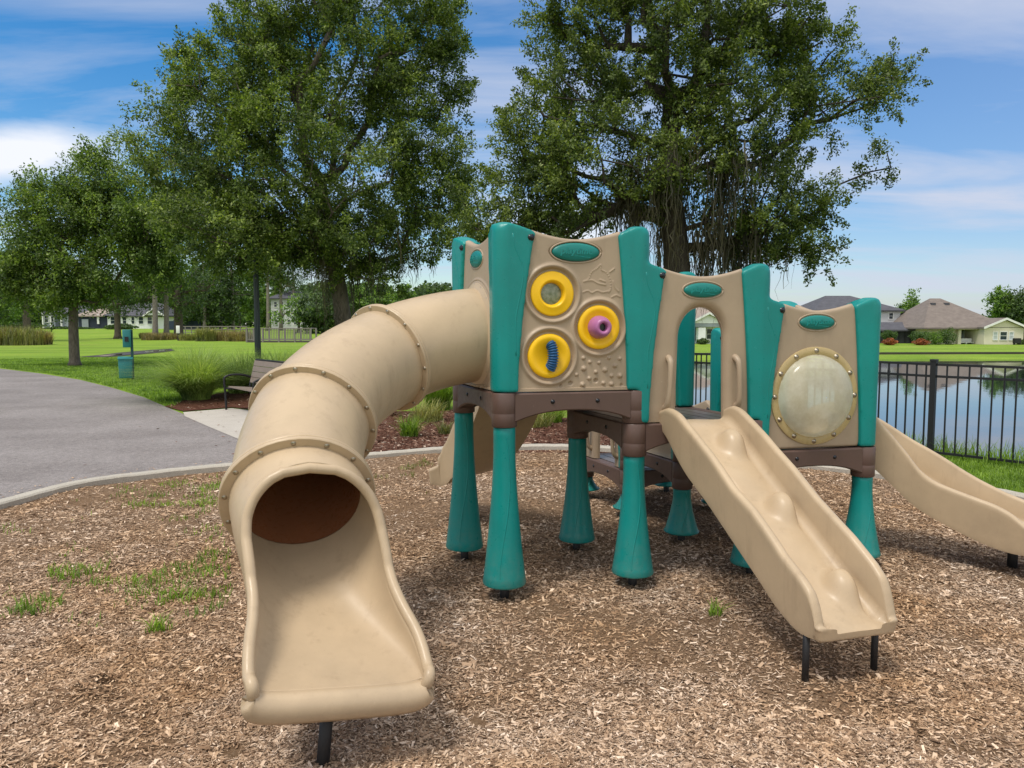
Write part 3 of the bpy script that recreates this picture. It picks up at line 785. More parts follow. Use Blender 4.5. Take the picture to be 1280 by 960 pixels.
# curb ring around the mulch ---------------------------------------
cp = [(4.9, 3.2), (4.95, 5.4), (4.55, 6.75), (3.95, 7.6), (3.2, 8.28), (2.1, 9.0), (.7, 9.5), (-.3, 9.45), (-1.1, 9.2), (-1.75, 8.85), (-2.45, 8.5), (-3.05, 8.2), (-3.65, 7.85), (-4.2, 7.25), (-4.45, 6.3), (-4.75, 4.6), (-4.6, 2.6), (-3.6, .4), (-1, -1), (2, -1), (4.2, .6)]
CURB = cr(cp + [cp[0]], 240)[:-1][:, :2]
m = MB(); nC = len(CURB); R = []
for i in range(nC):
    t = CURB[(i + 1) % nC] - CURB[i - 1]; t = t / np.hypot(*t); nr = np.array([t[1], -t[0]]); ww = .065
    z0 = .078 + .003 * math.sin(i * .31) + .005 * rnd.random()
    R.append([xyz(CURB[i] + nr * o_, zz) for o_, zz in ((-ww, -.05), (-ww - .003, z0 - .015), (-ww + .012, z0), (ww - .012, z0), (ww + .003, z0 - .015), (ww, -.05))])
R.append(R[0]); m.rings(R, False)
def concrete(name, a, b_):
    m_, nt, b = mat_new(name); co = coords(nt); n1 = noise(nt, co, 2.5, 6, .7); n2 = noise(nt, co, 90, 3, .6)
    c = mixc(nt, n1, a, b_); c = mixc(nt, 1., c, ramp(nt, n2, [(.3, (.75, .75, .75)), (.6, (1.08, 1.08, 1.08))]), 'MULTIPLY'); nt.links.new(c, b.inputs['Base Color']); b.inputs['Roughness'].default_value = .85
    bump(nt, b, n2, .3, .01); return m_
CONC = concrete('curb_concrete', (.33, .30, .245), (.53, .49, .415))
PAD = concrete('pad_concrete', (.38, .345, .30), (.54, .50, .44))
struct(m.build('kerb', CONC, sharp=40))

# mulch ------------------------------------------------------------
DIG = [(*gnd(115, 868)[:2], .045, .11), (*gnd(865, 850)[:2], .02, .07), (*gnd(585, 910)[:2], .02, .08), (*gnd(270, 955)[:2], .03, .10)]
def bare(X, Y):
    return np.clip((fbm(X, Y, 1.1, 4, 41) - .47) * 7, 0, 1)
def mulch_h(X, Y):
    h = .018 + .045 * (fbm(X, Y, .9, 3, 3) - .45) + .024 * (fbm(X, Y, 5, 3, 9) - .45)
    for (a, b, hh, r) in DIG: d2 = ((X - a) ** 2 + (Y - b) ** 2) / r ** 2; h = h + hh * np.exp(-d2) * (1 - 2.2 * np.exp(-((X - a - r * .5) ** 2 + (Y - b - r * .3) ** 2) / (r * .45) ** 2))
    return h
def mulch_mat(name, stops, patch=True):
    m_, nt, b = mat_new(name); co = coords(nt); n1 = noise(nt, coords(nt, (1, 1, 1)), 55, 5, .75); 
    c = ramp(nt, n1, stops)
    if patch:
        p = noise(nt, co, .8, 5, .65); c = mixc(nt, ramp(nt, p, [(.4, (0, 0, 0)), (.62, (.8, .8, .8))]), c, mixc(nt, n1, (.15, .085, .045), (.30, .19, .105)))
    nt.links.new(c, b.inputs['Base Color']); b.inputs['Roughness'].default_value = .95; b.inputs['Specular IOR Level'].default_value = .1
    bump(nt, b, n1, .9, .03); return m_
MULCH = mulch_mat('wood_mulch', [(.25, (.10, .062, .038)), (.5, (.26, .17, .105)), (.75, (.44, .325, .22))])
REDM = mulch_mat('red_mulch', [(.25, (.03, .012, .008)), (.5, (.11, .045, .028)), (.75, (.22, .11, .075))], False)
sheet('mulch', CURB, 0, MULCH, .09, lambda X, Y, sd: mulch_h(X, Y))
def chip_mat(name, a, b_, c_, d_, patchA, patchB):
    m_, nt, b = mat_new(name); g = N(nt, 'ShaderNodeNewGeometry'); r = g.outputs['Random Per Island']
    c = ramp(nt, r, [(0, a), (.30, b_), (.66, c_), (.92, d_), (1, (.78, .68, .56))])
    co = coords(nt)
    p = noise(nt, co, .75, 5, .65); c = mixc(nt, 1., c, ramp(nt, p, [(.36, patchA), (.62, patchB)]), 'MULTIPLY')
    nt.links.new(c, b.inputs['Base Color']); b.inputs['Roughness'].default_value = .85; b.inputs['Specular IOR Level'].default_value = .2; return m_
CHIP = chip_mat('wood_chips', (.125, .083, .053), (.30, .213, .143), (.46, .35, .245), (.62, .505, .385), (1.12, 1.10, 1.13), (1.0, .83, .66))
RCHIP = chip_mat('red_chips', (.045, .022, .015), (.14, .068, .046), (.23, .13, .09), (.36, .24, .18), (1, 1, 1), (.85, .8, .75))
def chips(name, P, n, mat, hf, zoff=0, dmin=2.3, dmax=10, smin=1, xr=.74, label='x', bias=1.0):
    rg = np.random.default_rng(hash(name) % 1000 if False else len(name) * 7 + n % 97)
    D = dmin * (dmax / dmin) ** (rg.random(n) ** bias); X = (rg.random(n) * 2 - 1) * xr * D; Y = D
    ok = poly_sd(np.array(P, float), X, Y) > .06
    if zoff == 0: ok &= rg.random(n) > .72 * bare(X, Y)
    X, Y, D = X[ok], Y[ok], D[ok]; n = len(X)
    L = np.exp(rg.normal(math.log(.0130), .58, n)).clip(.006, .050) * (1 + .05 * (D - 3)) * smin; W = L * rg.uniform(.10, .36, n)
    a = rg.random(n) * 2 * PI; tl = rg.normal(0, .20, n); rl = rg.normal(0, .36, n)
    ux = np.stack([np.cos(a) * np.cos(tl), np.sin(a) * np.cos(tl), np.sin(tl)], 1)
    vx = np.stack([-np.sin(a) * np.cos(rl), np.cos(a) * np.cos(rl), np.sin(rl)], 1)
    C = np.stack([X, Y, hf(X, Y) + zoff + rg.uniform(.000, .009, n)], 1)
    j = lambda: rg.uniform(.6, 1.2, n)[:, None]
    L = L[:, None] / 2; W = W[:, None] / 2
    Vv = np.stack([C - ux * L * j() - vx * W * j(), C + ux * L * j() - vx * W * j(), C + ux * L * j() + vx * W * j(), C - ux * L * j() + vx * W * j()], 1).reshape(-1, 3)
    o = mk(name, Vv, np.arange(n * 4).reshape(n, 4), mat, smooth=False); o['kind'] = 'stuff'
    tag(o, label, 'mulch'); return o
chips('wood_chips', CURB, 820000, CHIP, mulch_h, label='loose tan and brown wood chips covering the playground floor')

# path, pad, beds ---------------------------------------------------
def g2(*pp): return [tuple(gnd(x, y)[:2]) for x, y in pp]
def asphalt_mat():
    m_, nt, b = mat_new('asphalt'); co = coords(nt); n1 = noise(nt, co, .7, 6, .65); n2 = noise(nt, co, 95, 3, .7)
    c = mixc(nt, ramp(nt, n1, [(.35, (0, 0, 0)), (.65, (1, 1, 1))]), (.21, .188, .180), (.29, .265, .256)); c = mixc(nt, 1., c, ramp(nt, noise(nt, co, 14, 5, .7), [(.3, (.74, .74, .74)), (.7, (1.2, 1.2, 1.2))]), 'MULTIPLY'); c = mixc(nt, 1., c, ramp(nt, n2, [(.3, (.42, .42, .42)), (.7, (1.4, 1.38, 1.36))]), 'MULTIPLY')
    n3 = noise(nt, coords(nt, (.8, 1.1, 1)), 3.5, 7, .75); c = mixc(nt, ramp(nt, n3, [(.58, (0, 0, 0)), (.70, (.38, .38, .38))]), c, (.13, .095, .078))
    nt.links.new(c, b.inputs['Base Color']); b.inputs['Roughness'].default_value = .85; bump(nt, b, n2, .5, .012); return m_
ASPH = asphalt_mat()
curb_arc = [tuple(CURB[i]) for i in range(nC)]
arcL = [c for c in curb_arc if c[0] < -1.9 and 5.0 < c[1] < 9.0]; arcL.sort(key=lambda c: math.atan2(c[1] - 4.3, -c[0]))   # from left front to back
path_top = g2((0, 461), (50, 467), (100, 475), (140, 485), (180, 497), (215, 512), (232, 519), (262, 532), (300, 548), (345, 563))
sheet('path', arcL + path_top[::-1] + [(-30, 30), (-40, 22), (-22, 9), (-9, 4.9)], .006, ASPH)
sheet('concrete_pad', g2((229, 516), (290, 511), (350, 518), (366, 552), (345, 566), (296, 549), (258, 533), (231, 521)), .012, PAD)
GREEN_ISL = [(-9.1, 13.4), (-9.15, 12.5), (-9.6, 11.9), (-11, 11.6), (-16, 12), (-20, 15), (-13, 15.6), (-10, 14.6)]
sheet('verge', GREEN_ISL, .03, LAWN)
BED1 = g2((206, 509), (232, 500), (300, 488), (420, 470), (470, 480), (430, 500), (350, 517), (290, 510), (229, 515))
sheet('planting_bed', BED1, .018, REDM)
arcB = [c for c in curb_arc if -1.95 < c[0] < 1.6 and c[1] > 8.5]; arcB.sort()
BED2 = arcB + [(2.2, 10.6), (1.2, 12.4), (-.5, 13.8), (-2.2, 13.6), (-2.9, 11.5), (-2.4, 9.5)]
sheet('planting_bed', BED2, .02, REDM, .25, lambda X, Y, sd: .03 * fbm(X, Y, 1.3, 3, 4) * sstep(0, .4, sd))
chips('red_bark_chips', BED2, 60000, RCHIP, lambda X, Y: 0 * X, .035, 8.6, 14, 1.5, .35, 'reddish bark mulch lying in the planting bed behind the kerb')
chips('bark_litter', BED1, 26000, RCHIP, lambda X, Y: 0 * X, .03, 10, 20, 1.6, .6, 'brown bark mulch around the fountain grass by the bench')
def scatter(name, label, n, P, mat, seed, z, L=.035):
    rg = np.random.default_rng(seed); P = np.array(P, float); lo, hi = P.min(0), P.max(0); X = rg.uniform(lo[0], hi[0], n * 4); Y = rg.uniform(lo[1], hi[1], n * 4); ok = poly_sd(P, X, Y) > 0; X, Y = X[ok][:n], Y[ok][:n]; n = len(X)
    a = rg.random(n) * 2 * PI; ax = np.stack([np.cos(a), np.sin(a), rg.normal(0, .12, n)], 1); bx_ = np.stack([-np.sin(a), np.cos(a), rg.normal(0, .2, n)], 1); C = np.stack([X, Y, np.full(n, z)], 1); l = (rg.uniform(.5, 1.4, n) * L)[:, None]; w = l * rg.uniform(.3, .6, n)[:, None]
    V = np.stack([C - ax * l, C + bx_ * w, C + ax * l, C - bx_ * w], 1).reshape(-1, 3); o = mk(name, V, np.arange(n * 4).reshape(n, 4), mat, smooth=False); o['kind'] = 'stuff'; tag(o, label, 'leaf litter')
outer = [(c[0] * 1.03, 4.3 + (c[1] - 4.3) * 1.05) for c in arcL]; outer2 = [(c[0] * 1.10, 4.3 + (c[1] - 4.3) * 1.13) for c in arcL]
scatter('stray_chips', 'stray mulch chips lying on the path just outside the kerb', 420, outer + outer2[::-1], CHIP, 3, .016, .018)
scatter('leaf_litter', 'dry brown leaves on the path and concrete pad near the bench', 70, g2((225, 516), (300, 512), (360, 560), (300, 592), (262, 560)), RCHIP, 4, .024, .022)
scatter('leaf_litter', 'few dry leaves scattered over the grey path at the left', 45, g2((0, 470), (150, 490), (240, 530), (280, 585), (0, 630)), RCHIP, 6, .016, .02)
# drainage pond on the left lawn
PDK = flat('pond_mud', (.035, .028, .018), .8, .4, 3)
sheet('pond_bank', g2((98, 446.5), (125, 444), (150, 441), (190, 437.5), (214, 436.2), (219, 438.5), (200, 441), (160, 444.5), (130, 447)), .02, PDK)
sheet('pond', g2((120, 445.6), (150, 443), (190, 439), (211, 437.4), (212, 438.2), (160, 443.8), (130, 446)), .03, WATER)
# low retaining edge on the far shore
m = MB()
fs = [np.array(p) for p in ((4, 57.5), (12, 61.2), (24, 62.6), (40, 63.6), (58, 64.4), (80, 65.2))]
for a, b in zip(fs[:-1], fs[1:]):
    R = []
    for p in (a, b):
        zz = float(height(p[0], p[1])); R.append([(p[0], p[1] - .1, zz - .3), (p[0], p[1] + .25, zz - .3), (p[0], p[1] + .25, zz + .18), (p[0], p[1] - .1, zz + .18)])
    m.rings(R)
tag(m.build('shore_edging', flat('dark_timber', (.05, .045, .03), .9, .4, 1), smooth=False), 'low dark edging line running along the far lake shore below the lawn', 'edging')

# ================================================================== GRASS
def blades(pts, h, w, lean, rg, curve=.5, seg=3):
    """vectorised curved blades -> (V,F)"""
    n = len(pts); az = rg.random(n) * 2 * PI; d = np.stack([np.cos(az), np.sin(az)], 1); sdv = np.stack([-d[:, 1], d[:, 0]], 1)
    V = np.zeros((n, (seg + 1) * 2, 3))
    for k in range(seg + 1):
        t = k / seg; out = lean * (t ** (1 + curve)) * h; zz = h * (t - .35 * np.clip(lean, 0, 1.6) * t ** 2.5); ww = w * (1 - t) ** .6 * .5 + .0004
        for s, o_ in ((-1, 0), (1, 1)):
            V[:, 2 * k + o_, :2] = pts[:, :2] + d * out[:, None] + sdv * (s * ww)[:, None]; V[:, 2 * k + o_, 2] = pts[:, 2] + zz
    base = np.arange(n)[:, None] * (seg + 1) * 2; Fq = []
    for k in range(seg): Fq.append(base + np.array([2 * k, 2 * k + 1, 2 * k + 3, 2 * k + 2]))
    return V.reshape(-1, 3), np.concatenate(Fq).astype(int)
def turf(name, label, P, n, h, w, mat, seed, cat='grass', z=None, dens=None):
    rg = np.random.default_rng(seed); P = np.array(P, float); lo, hi = P.min(0), P.max(0); X = rg.uniform(lo[0], hi[0], n * 3); Y = rg.uniform(lo[1], hi[1], n * 3)
    ok = poly_sd(P, X, Y) > 0
    if dens is not None: ok &= rg.random(n * 3) < dens(X, Y)
    X, Y = X[ok][:n], Y[ok][:n]
    Zz = height(X, Y) if z is None else z(X, Y)
    p = np.stack([X, Y, Zz], 1); k = len(X); V, Fq = blades(p, rg.uniform(.5, 1.3, k) * h, rg.uniform(.7, 1.3, k) * w, rg.uniform(.1, .9, k), rg)
    o = mk(name, V, Fq, mat, smooth=True); o['kind'] = 'stuff'; tag(o, label, cat); return o
turf('lawn_grass', 'bright green mown grass between the kerb and the black fence', [(4.0, 7.75), (4.6, 6.95), (5.0, 6.0), (8, 6.2), (7.2, 8.2), (5.6, 9.6), (4.2, 11.2), (2.9, 13.2), (1.6, 14.5), (1.8, 10.2), (3.2, 8.5)], 60000, .055, .007, GRASSB, 1)
turf('fence_grass', 'tall unmown grass growing along the foot of the black fence', [(5.25, 8.75), (5.55, 8.3), (8, 5.6), (8.3, 6.0), (5.9, 8.9), (4.4, 11.1), (3.1, 13.2), (2.9, 13.0), (4.2, 10.8)], 8000, .25, .008, GRASSB, 2)
turf('verge_grass', 'bright grass of the small verge at the left edge of the path', GREEN_ISL, 16000, .09, .012, GRASSB, 3, z=lambda X, Y: X * 0 + .03)
LN = g2((0, 460), (60, 467), (100, 474), (140, 484), (180, 496), (214, 511), (250, 490), (300, 455), (200, 446), (0, 449))
turf('lawn_grass', 'soft mown lawn grass beyond the grey path', LN, 60000, .06, .016, GRASSB, 4)
wd_ = lambda X, Y: np.clip((fbm(X, Y, 1.4, 3, 21) - .36) * 4, 0, 1) * np.clip((fbm(X, Y, 5.5, 3, 5) - .40) * 5, 0, 1)
turf('mulch_weeds', 'thin scattered grass sprouting from the mulch left of the tube slide', g2((0, 660), (130, 615), (285, 592), (290, 760), (200, 800), (0, 780)), 8000, .05, .006, GRASSB, 5, z=lambda X, Y: mulch_h(X, Y), dens=wd_)
turf('mulch_weeds', 'pale thin grass in the mulch behind the tube slide', g2((462, 600), (530, 578), (550, 590), (540, 620), (470, 625)), 900, .05, .007, GRASSY, 6, z=lambda X, Y: mulch_h(X, Y), dens=wd_)
turf('kerb_grass', 'short grass growing along the inner edge of the kerb', arcL + [(c[0] * .965, 4.3 + (c[1] - 4.3) * .955) for c in arcL[::-1]], 1500, .05, .006, GRASSB, 7, z=lambda X, Y: X * 0 + .02, dens=lambda X, Y: (fbm(X, Y, 1.5, 2, 8) > .5) * 1.0)
# shadows dug in the mulch etc. need no extra objects
def clump(name, label, x, y, n, h, w, mat, r=.15, lean=(.2, 1.1), seed=0, group=None, z=None, cat='grass clump', dry=0):
    rg = np.random.default_rng(seed); a = rg.random(n) * 2 * PI; rr = r * np.sqrt(rg.random(n)); zz = float(height(x, y)) if z is None else z
    p = np.stack([x + rr * np.cos(a), y + rr * np.sin(a), np.full(n, zz)], 1)
    V, Fq = blades(p, (.35 + .8 * rg.random(n) ** .8) * h, rg.uniform(.7, 1.3, n) * w, rg.uniform(*lean, n), rg, .7, 5)
    o = mk(name, V, Fq, mat); tag(o, label, cat, group); return o
q = gnd(246, 500); clump('fountain_grass', 'large arching light green grass clump just left of the bench', q[0], q[1], 4200, 1.25, .010, GRASSL, .26, (.3, 1.9), 1, 'ornamental grasses around the bench')
for k, (px, py, D, h, lab) in enumerate([(300, 0, 17.5, 1.0, 'light green grass clump at the foot of the lamp post, left side'), (338, 0, 18.0, 1.05, 'grass clump directly behind the bench backrest'), (372, 0, 18.6, 1.0, 'grass clump between bench and boardwalk, right of the lamp post'), (400, 0, 20, .9, 'straw tinged grass clump beside the tube slide top, near the oak trunk'), (275, 0, 19.5, .85, 'pale feathery grass clump farther back on the lawn left of the lamp post')]):
    x = (px - 640) / 950 * D; clump('fountain_grass', lab, x, D, 1900, h * 1.1, .012, GRASSL if k != 3 else GRASSY, .26, (.25, 1.7), 20 + k, 'ornamental grasses around the bench')
for k, (px, py, n, h, mt, r, lab) in enumerate([(512, 548, 260, .38, GRASSB, .12, 'bright green grass tuft in the red mulch bed left of the left support leg'), (548, 512, 900, .82, GRASSB, .22, 'tall bright grass clump under the upper end of the tube slide'), (535, 528, 350, .45, GRASSY, .25, 'straw coloured grass under the tall green clump'), (472, 520, 500, .6, GRASSL, .2, 'grass clump showing just below the tube slide bend'),
        (556, 545, 160, .26, GRASSY, .1, 'small yellowish tuft beside the left support leg'), (690, 530, 420, .50, GRASSB, .16, 'bright grass tuft seen under the highest deck'), (672, 536, 260, .40, GRASSY, .2, 'dry grass tuft seen under the highest deck left of the bright tuft')]):
    q = gnd(px, py); clump('bed_grass', lab, q[0], q[1], n, h, .011, mt, r, (.2, 1.1), 40 + k, 'grass clumps in the red mulch bed')
for k, (px, py, h, lab) in enumerate([(195, 795, .12, 'single upright green weed in the mulch left of the slide exit'), (893, 772, .10, 'small green weed in the mulch left of the wave slide'), (45, 764, .09, 'low green weed patch at the far left of the mulch'), (240, 750, .08, 'weed tuft in the mulch close to the left side of the tube slide'), (88, 722, .08, 'upper weed tuft in the mulch at the left')]):
    q = gnd(px, py); clump('weed', lab, q[0], q[1], 34 if k < 2 else 90, h, .007, GRASSB, .035 if k < 2 else .13, (.2, .9), 60 + k, 'weeds sprouting in the mulch', float(mulch_h(q[0], q[1])), 'weed')

# ================================================================== TREES
def leaf_quads(C, ax, nb, L, W, rg):
    """rhombic leaves centred on C along ax"""
    n = len(C); r = rg.normal(size=(n, 3))
    if nb is not None: r = r * .45 + nb
    b = np.cross(ax, r); b /= np.linalg.norm(b, axis=1)[:, None] + 1e-9
    ax = ax / (np.linalg.norm(ax, axis=1)[:, None] + 1e-9); L = L[:, None] / 2; W = W[:, None] / 2
    V = np.stack([C - ax * L, C + b * W - ax * L * .1, C + ax * L, C - b * W - ax * L * .1], 1).reshape(-1, 3)
    return V, np.arange(n * 4).reshape(n, 4)
def make_tree(name, label, cat, base, trunk, r0, blobs, ncl, nleaf, lsize, leaf, bark, seed, group=None, spray=.8, shell=.6, moss=0, twigs=True, upb=.45, spread=.17, wr=.5, branch_min=.006):
    rg = np.random.default_rng(seed); base = np.array(base, float)
    root = empty(name, base, label, cat, group)
    B = np.array(blobs, float); vol = B[:, 3] * B[:, 4] * B[:, 5]; pick = rg.choice(len(B), ncl, p=vol ** .75 / (vol ** .75).sum())
    d = rg.normal(size=(ncl, 3)); d /= np.linalg.norm(d, axis=1)[:, None]
    rr = np.where(rg.random(ncl) < shell, rg.uniform(.72, 1.05, ncl), rg.random(ncl) ** .45 * .9)
    C = B[pick, :3] + d * rr[:, None] * B[pick, 3:]
    out = d * .9 + np.array([0, 0, upb]); out += rg.normal(size=(ncl, 3)) * .35; out /= np.linalg.norm(out, axis=1)[:, None]
    # skeleton
    tp = cr(np.array(trunk, float), max(8, len(trunk) * 4)); nodes = [tuple(p) for p in tp]; par = [-1] + list(range(len(tp) - 1)); cnt = [0] * len(nodes)
    top = tp[-1]; order = np.argsort(np.linalg.norm(C - tp[len(tp) // 2], axis=1)); tips = []
    NP = np.zeros((len(tp) + ncl * 8, 3)); NP[:len(tp)] = tp; npth = np.zeros(len(NP)); npth[:len(tp)] = np.linspace(0, 1, len(tp)); first = int(len(tp) * .45); cur = len(tp)
    for ci in order:
        c = C[ci] - out[ci] * spray * .5; dv = NP[first:cur] - c; dist = np.linalg.norm(dv, axis=1)
        pen = np.where(NP[first:cur, 2] > c[2] + .1, (NP[first:cur, 2] - c[2]) * .9, 0)
        j = first + int(np.argmin(dist + pen + .25 * npth[first:cur])); a = NP[j]; L = np.linalg.norm(c - a); ns = int(min(6, max(1, round(L / .55)))); prev = j
        for k in range(1, ns + 1):
            t = k / ns; p = a * (1 - t) + c * t + np.array([0, 0, .10 * L * math.sin(PI * t)]) + rg.normal(size=3) * .05 * L * (t < 1)
            NP[cur] = p; npth[cur] = npth[prev] + L / ns; par.append(prev); prev = cur; cur += 1
        tips.append(prev)
    load = np.zeros(cur); load[tips] = 1
    for i in range(cur - 1, 0, -1): load[par[i]] += load[i]
    rad = r0 * (np.maximum(load, .6) / load[0]) ** .52; nt_ = len(tp)
    fl = np.linspace(0, 1, nt_); rad[:nt_] = np.maximum(rad[:nt_], 0); rad[:nt_] = np.minimum(rad[:nt_], r0 * (1 - .25 * fl)); rad[0] = r0 * 1.45; rad[1] = max(rad[1], r0 * 1.05)
    m = MB(); wood_V = []; wood_F = []; off = 0
    chain_child = {}
    # trunk as one tube, the rest as tapered segments
    m.tube(tp, rad[:nt_], 12)
    for i in range(nt_, cur):
        r1, r2 = rad[par[i]], rad[i]
        if r2 < branch_min: continue
        r1 = min(r1, r2 * 1.5); a, b = NP[par[i]], NP[i]; k = 7 if r2 > .05 else 4; t = b - a; L = np.linalg.norm(t) + 1e-9; t = t / L
        A = np.cross(t, [.31, .17, .93]); A /= np.linalg.norm(A) + 1e-9; Bv = np.cross(t, A); th_ = np.linspace(0, 2 * PI, k, endpoint=False)
        ring = np.cos(th_)[:, None] * A + np.sin(th_)[:, None] * Bv; m.rings([a + ring * r1, b + t * r2 * .4 + ring * r2], False)
    m.build('trunk', bark, root)
    # leaves: sprays
    nsp = 3; per = max(3, nleaf // nsp); allC = []; allA = []
    N_ = ncl * nsp * per; ci = np.repeat(np.arange(ncl), nsp * per)
    so = (out[:, None, :] + rg.normal(size=(ncl, nsp, 3)) * .55); so /= np.linalg.norm(so, axis=2)[:, :, None]
    so = np.repeat(so.reshape(-1, 3), per, axis=0); sl = np.repeat(rg.uniform(.6, 1.35, ncl * nsp) * spray, per); t = rg.random(N_) ** .8
    cc = np.repeat((C - out * spray * .45), nsp * per, axis=0) + so * (t * sl)[:, None] + rg.normal(size=(N_, 3)) * (spread * (1.15 - .8 * t))[:, None] * (spray / .8)
    cc[:, 2] -= .10 * t * t * spray
    ax = so * .5 + rg.normal(size=(N_, 3)) * .8
    keep = rg.random(N_) < np.repeat(rg.uniform(.55, 1, ncl), nsp * per); cc, ax = cc[keep], ax[keep]; n = len(cc)
    nbv = np.repeat(out * .55 + np.array([0, 0, .75]), nsp * per, axis=0)[keep]
    V, Fq = leaf_quads(cc, ax, nbv, rg.uniform(.7, 1.3, n) * lsize, rg.uniform(.7, 1.3, n) * lsize * wr, rg)
    mk('crown', V, Fq, leaf, root, smooth=False)
    if moss:
        cand = np.where((NP[:cur, 2] < base[2] + moss[1]) & (NP[:cur, 2] > base[2] + moss[2]) & (np.hypot(NP[:cur, 0] - base[0] - moss[4], NP[:cur, 1] - base[1]) < moss[3]))[0]
        mm = MB(); MV = []; MF = []
        for _ in range(moss[0]):
            p = NP[rg.choice(cand)] + rg.normal(size=3) * np.array([.22, .22, .1]); Ls = rg.uniform(.4, 1.5); 
            for _s in range(rg.integers(5, 11)):
                q = p + rg.normal(size=3) * np.array([.07, .07, .12]); seg = 6; az = rg.random() * PI; w = rg.uniform(.006, .018); L2 = Ls * rg.uniform(.5, 1.1); b0 = len(MV)
                for k in range(seg + 1):
                    t = k / seg; ww = w * (1 - t * .8); ph = rg.normal(size=2) * .03
                    c = q + np.array([ph[0], ph[1], -L2 * t]); MV.append(c + np.array([math.cos(az), math.sin(az), 0]) * ww); MV.append(c - np.array([math.cos(az), math.sin(az), 0]) * ww)
                for k in range(seg): MF.append((b0 + 2 * k, b0 + 2 * k + 1, b0 + 2 * k + 3, b0 + 2 * k + 2))
        mk('hanging_moss', np.array(MV), np.array(MF), MOSS, root, smooth=True)
    return root
def blob(px, py, D, rx, ry, rz): 
    """crown lobe seen at a pixel, radii in pixels (x, z) and metres (depth)"""
    c = atY(px, py, D); k = D / 950; return (*c, rx * k, ry, rz * k)
# big oak on the left
D = 21; b0 = (-4.64, D, 0)
bl1 = [blob(400, 70, D, 120, 2.4, 95), blob(300, 110, D - .5, 90, 2, 70), blob(215, 120, D, 34, 1.1, 60), blob(500, 90, D, 60, 2, 75), blob(560, 110, D, 30, 1.2, 95), blob(260, 200, D - .6, 95, 2.4, 62), blob(400, 190, D - 1.6, 130, 2.2, 80), blob(540, 200, D, 55, 2, 70),
       blob(300, 290, D - 1, 105, 2.6, 45), blob(430, 290, D - .2, 130, 3, 50), blob(550, 270, D, 42, 1.8, 55), blob(255, 262, D, 55, 1.8, 45), blob(325, 282, D - 2.3, 48, 1.0, 40), blob(410, 322, D - 1.0, 60, 1.3, 22), blob(470, 335, D - .4, 55, 1.3, 22), blob(545, 20, D, 40, 1.3, 50), blob(420, -90, D, 120, 3, 90), blob(330, 10, D, 60, 1.8, 55), blob(200, 205, D + .5, 35, 1.5, 45)]
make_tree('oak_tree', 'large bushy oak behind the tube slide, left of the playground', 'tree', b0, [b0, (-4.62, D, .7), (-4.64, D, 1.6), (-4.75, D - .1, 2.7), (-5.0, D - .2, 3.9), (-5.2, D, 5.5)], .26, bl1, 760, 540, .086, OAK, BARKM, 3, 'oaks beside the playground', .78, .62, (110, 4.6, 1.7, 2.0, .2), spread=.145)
# big oak on the right
D = 13.8; b0 = (3.0, D, float(height(3.0, D)))
bl2 = [blob(830, 40, D, 130, 1.7, 75), blob(720, 110, D, 85, 1.4, 60), blob(660, 190, D, 62, 1.2, 60), blob(640, 270, D, 52, 1.0, 42), blob(760, 210, D - .6, 95, 1.5, 70), blob(720, 25, D, 50, 1.1, 40), blob(900, 170, D - .3, 110, 1.5, 70), blob(1000, 70, D, 60, 1.1, 55), blob(1040, 130, D, 80, 1.1, 32), blob(1095, 100, D, 42, .8, 24), blob(1125, 165, D, 26, .7, 22), blob(1100, 200, D, 24, .7, 36),
       blob(980, 250, D, 70, 1.2, 58), blob(1010, 310, D, 42, .9, 28), blob(920, 290, D, 65, 1.3, 40), blob(700, 280, D, 60, 1.1, 45), blob(830, -80, D, 150, 2, 70), blob(960, 10, D, 70, 1.2, 45), blob(880, 100, D - .8, 80, 1, 60), blob(590, 270, D + .8, 36, .8, 40)]
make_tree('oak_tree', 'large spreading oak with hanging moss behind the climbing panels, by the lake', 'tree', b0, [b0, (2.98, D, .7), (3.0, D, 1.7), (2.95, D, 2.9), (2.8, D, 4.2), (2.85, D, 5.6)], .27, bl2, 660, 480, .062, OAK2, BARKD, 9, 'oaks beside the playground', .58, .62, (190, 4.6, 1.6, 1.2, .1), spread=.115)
# small oak at far left
D = 29; b0 = (-16.7, D, 0)
bl3 = [blob(120, 230, D, 42, 1.6, 45), blob(70, 260, D, 52, 1.8, 42), blob(150, 270, D, 60, 1.8, 50), blob(40, 310, D, 45, 1.6, 45), blob(110, 320, D, 85, 2.2, 48), blob(185, 300, D - .5, 45, 1.6, 44), blob(212, 265, D, 30, 1.3, 34), blob(200, 335, D, 34, 1.4, 28), blob(128, 190, D, 12, .6, 24), blob(20, 345, D, 30, 1.2, 40), blob(70, 360, D, 50, 1.5, 28)]
make_tree('oak_tree', 'medium oak with a bare lower trunk standing on the lawn at the far left', 'tree', b0, [b0, (-16.7, D, .8), (-16.68, D, 1.7), (-16.6, D, 2.6), (-16.4, D, 3.8)], .19, bl3, 520, 270, .115, OAK3, BARKM, 12, 'oaks beside the playground', .9, .6, 0)
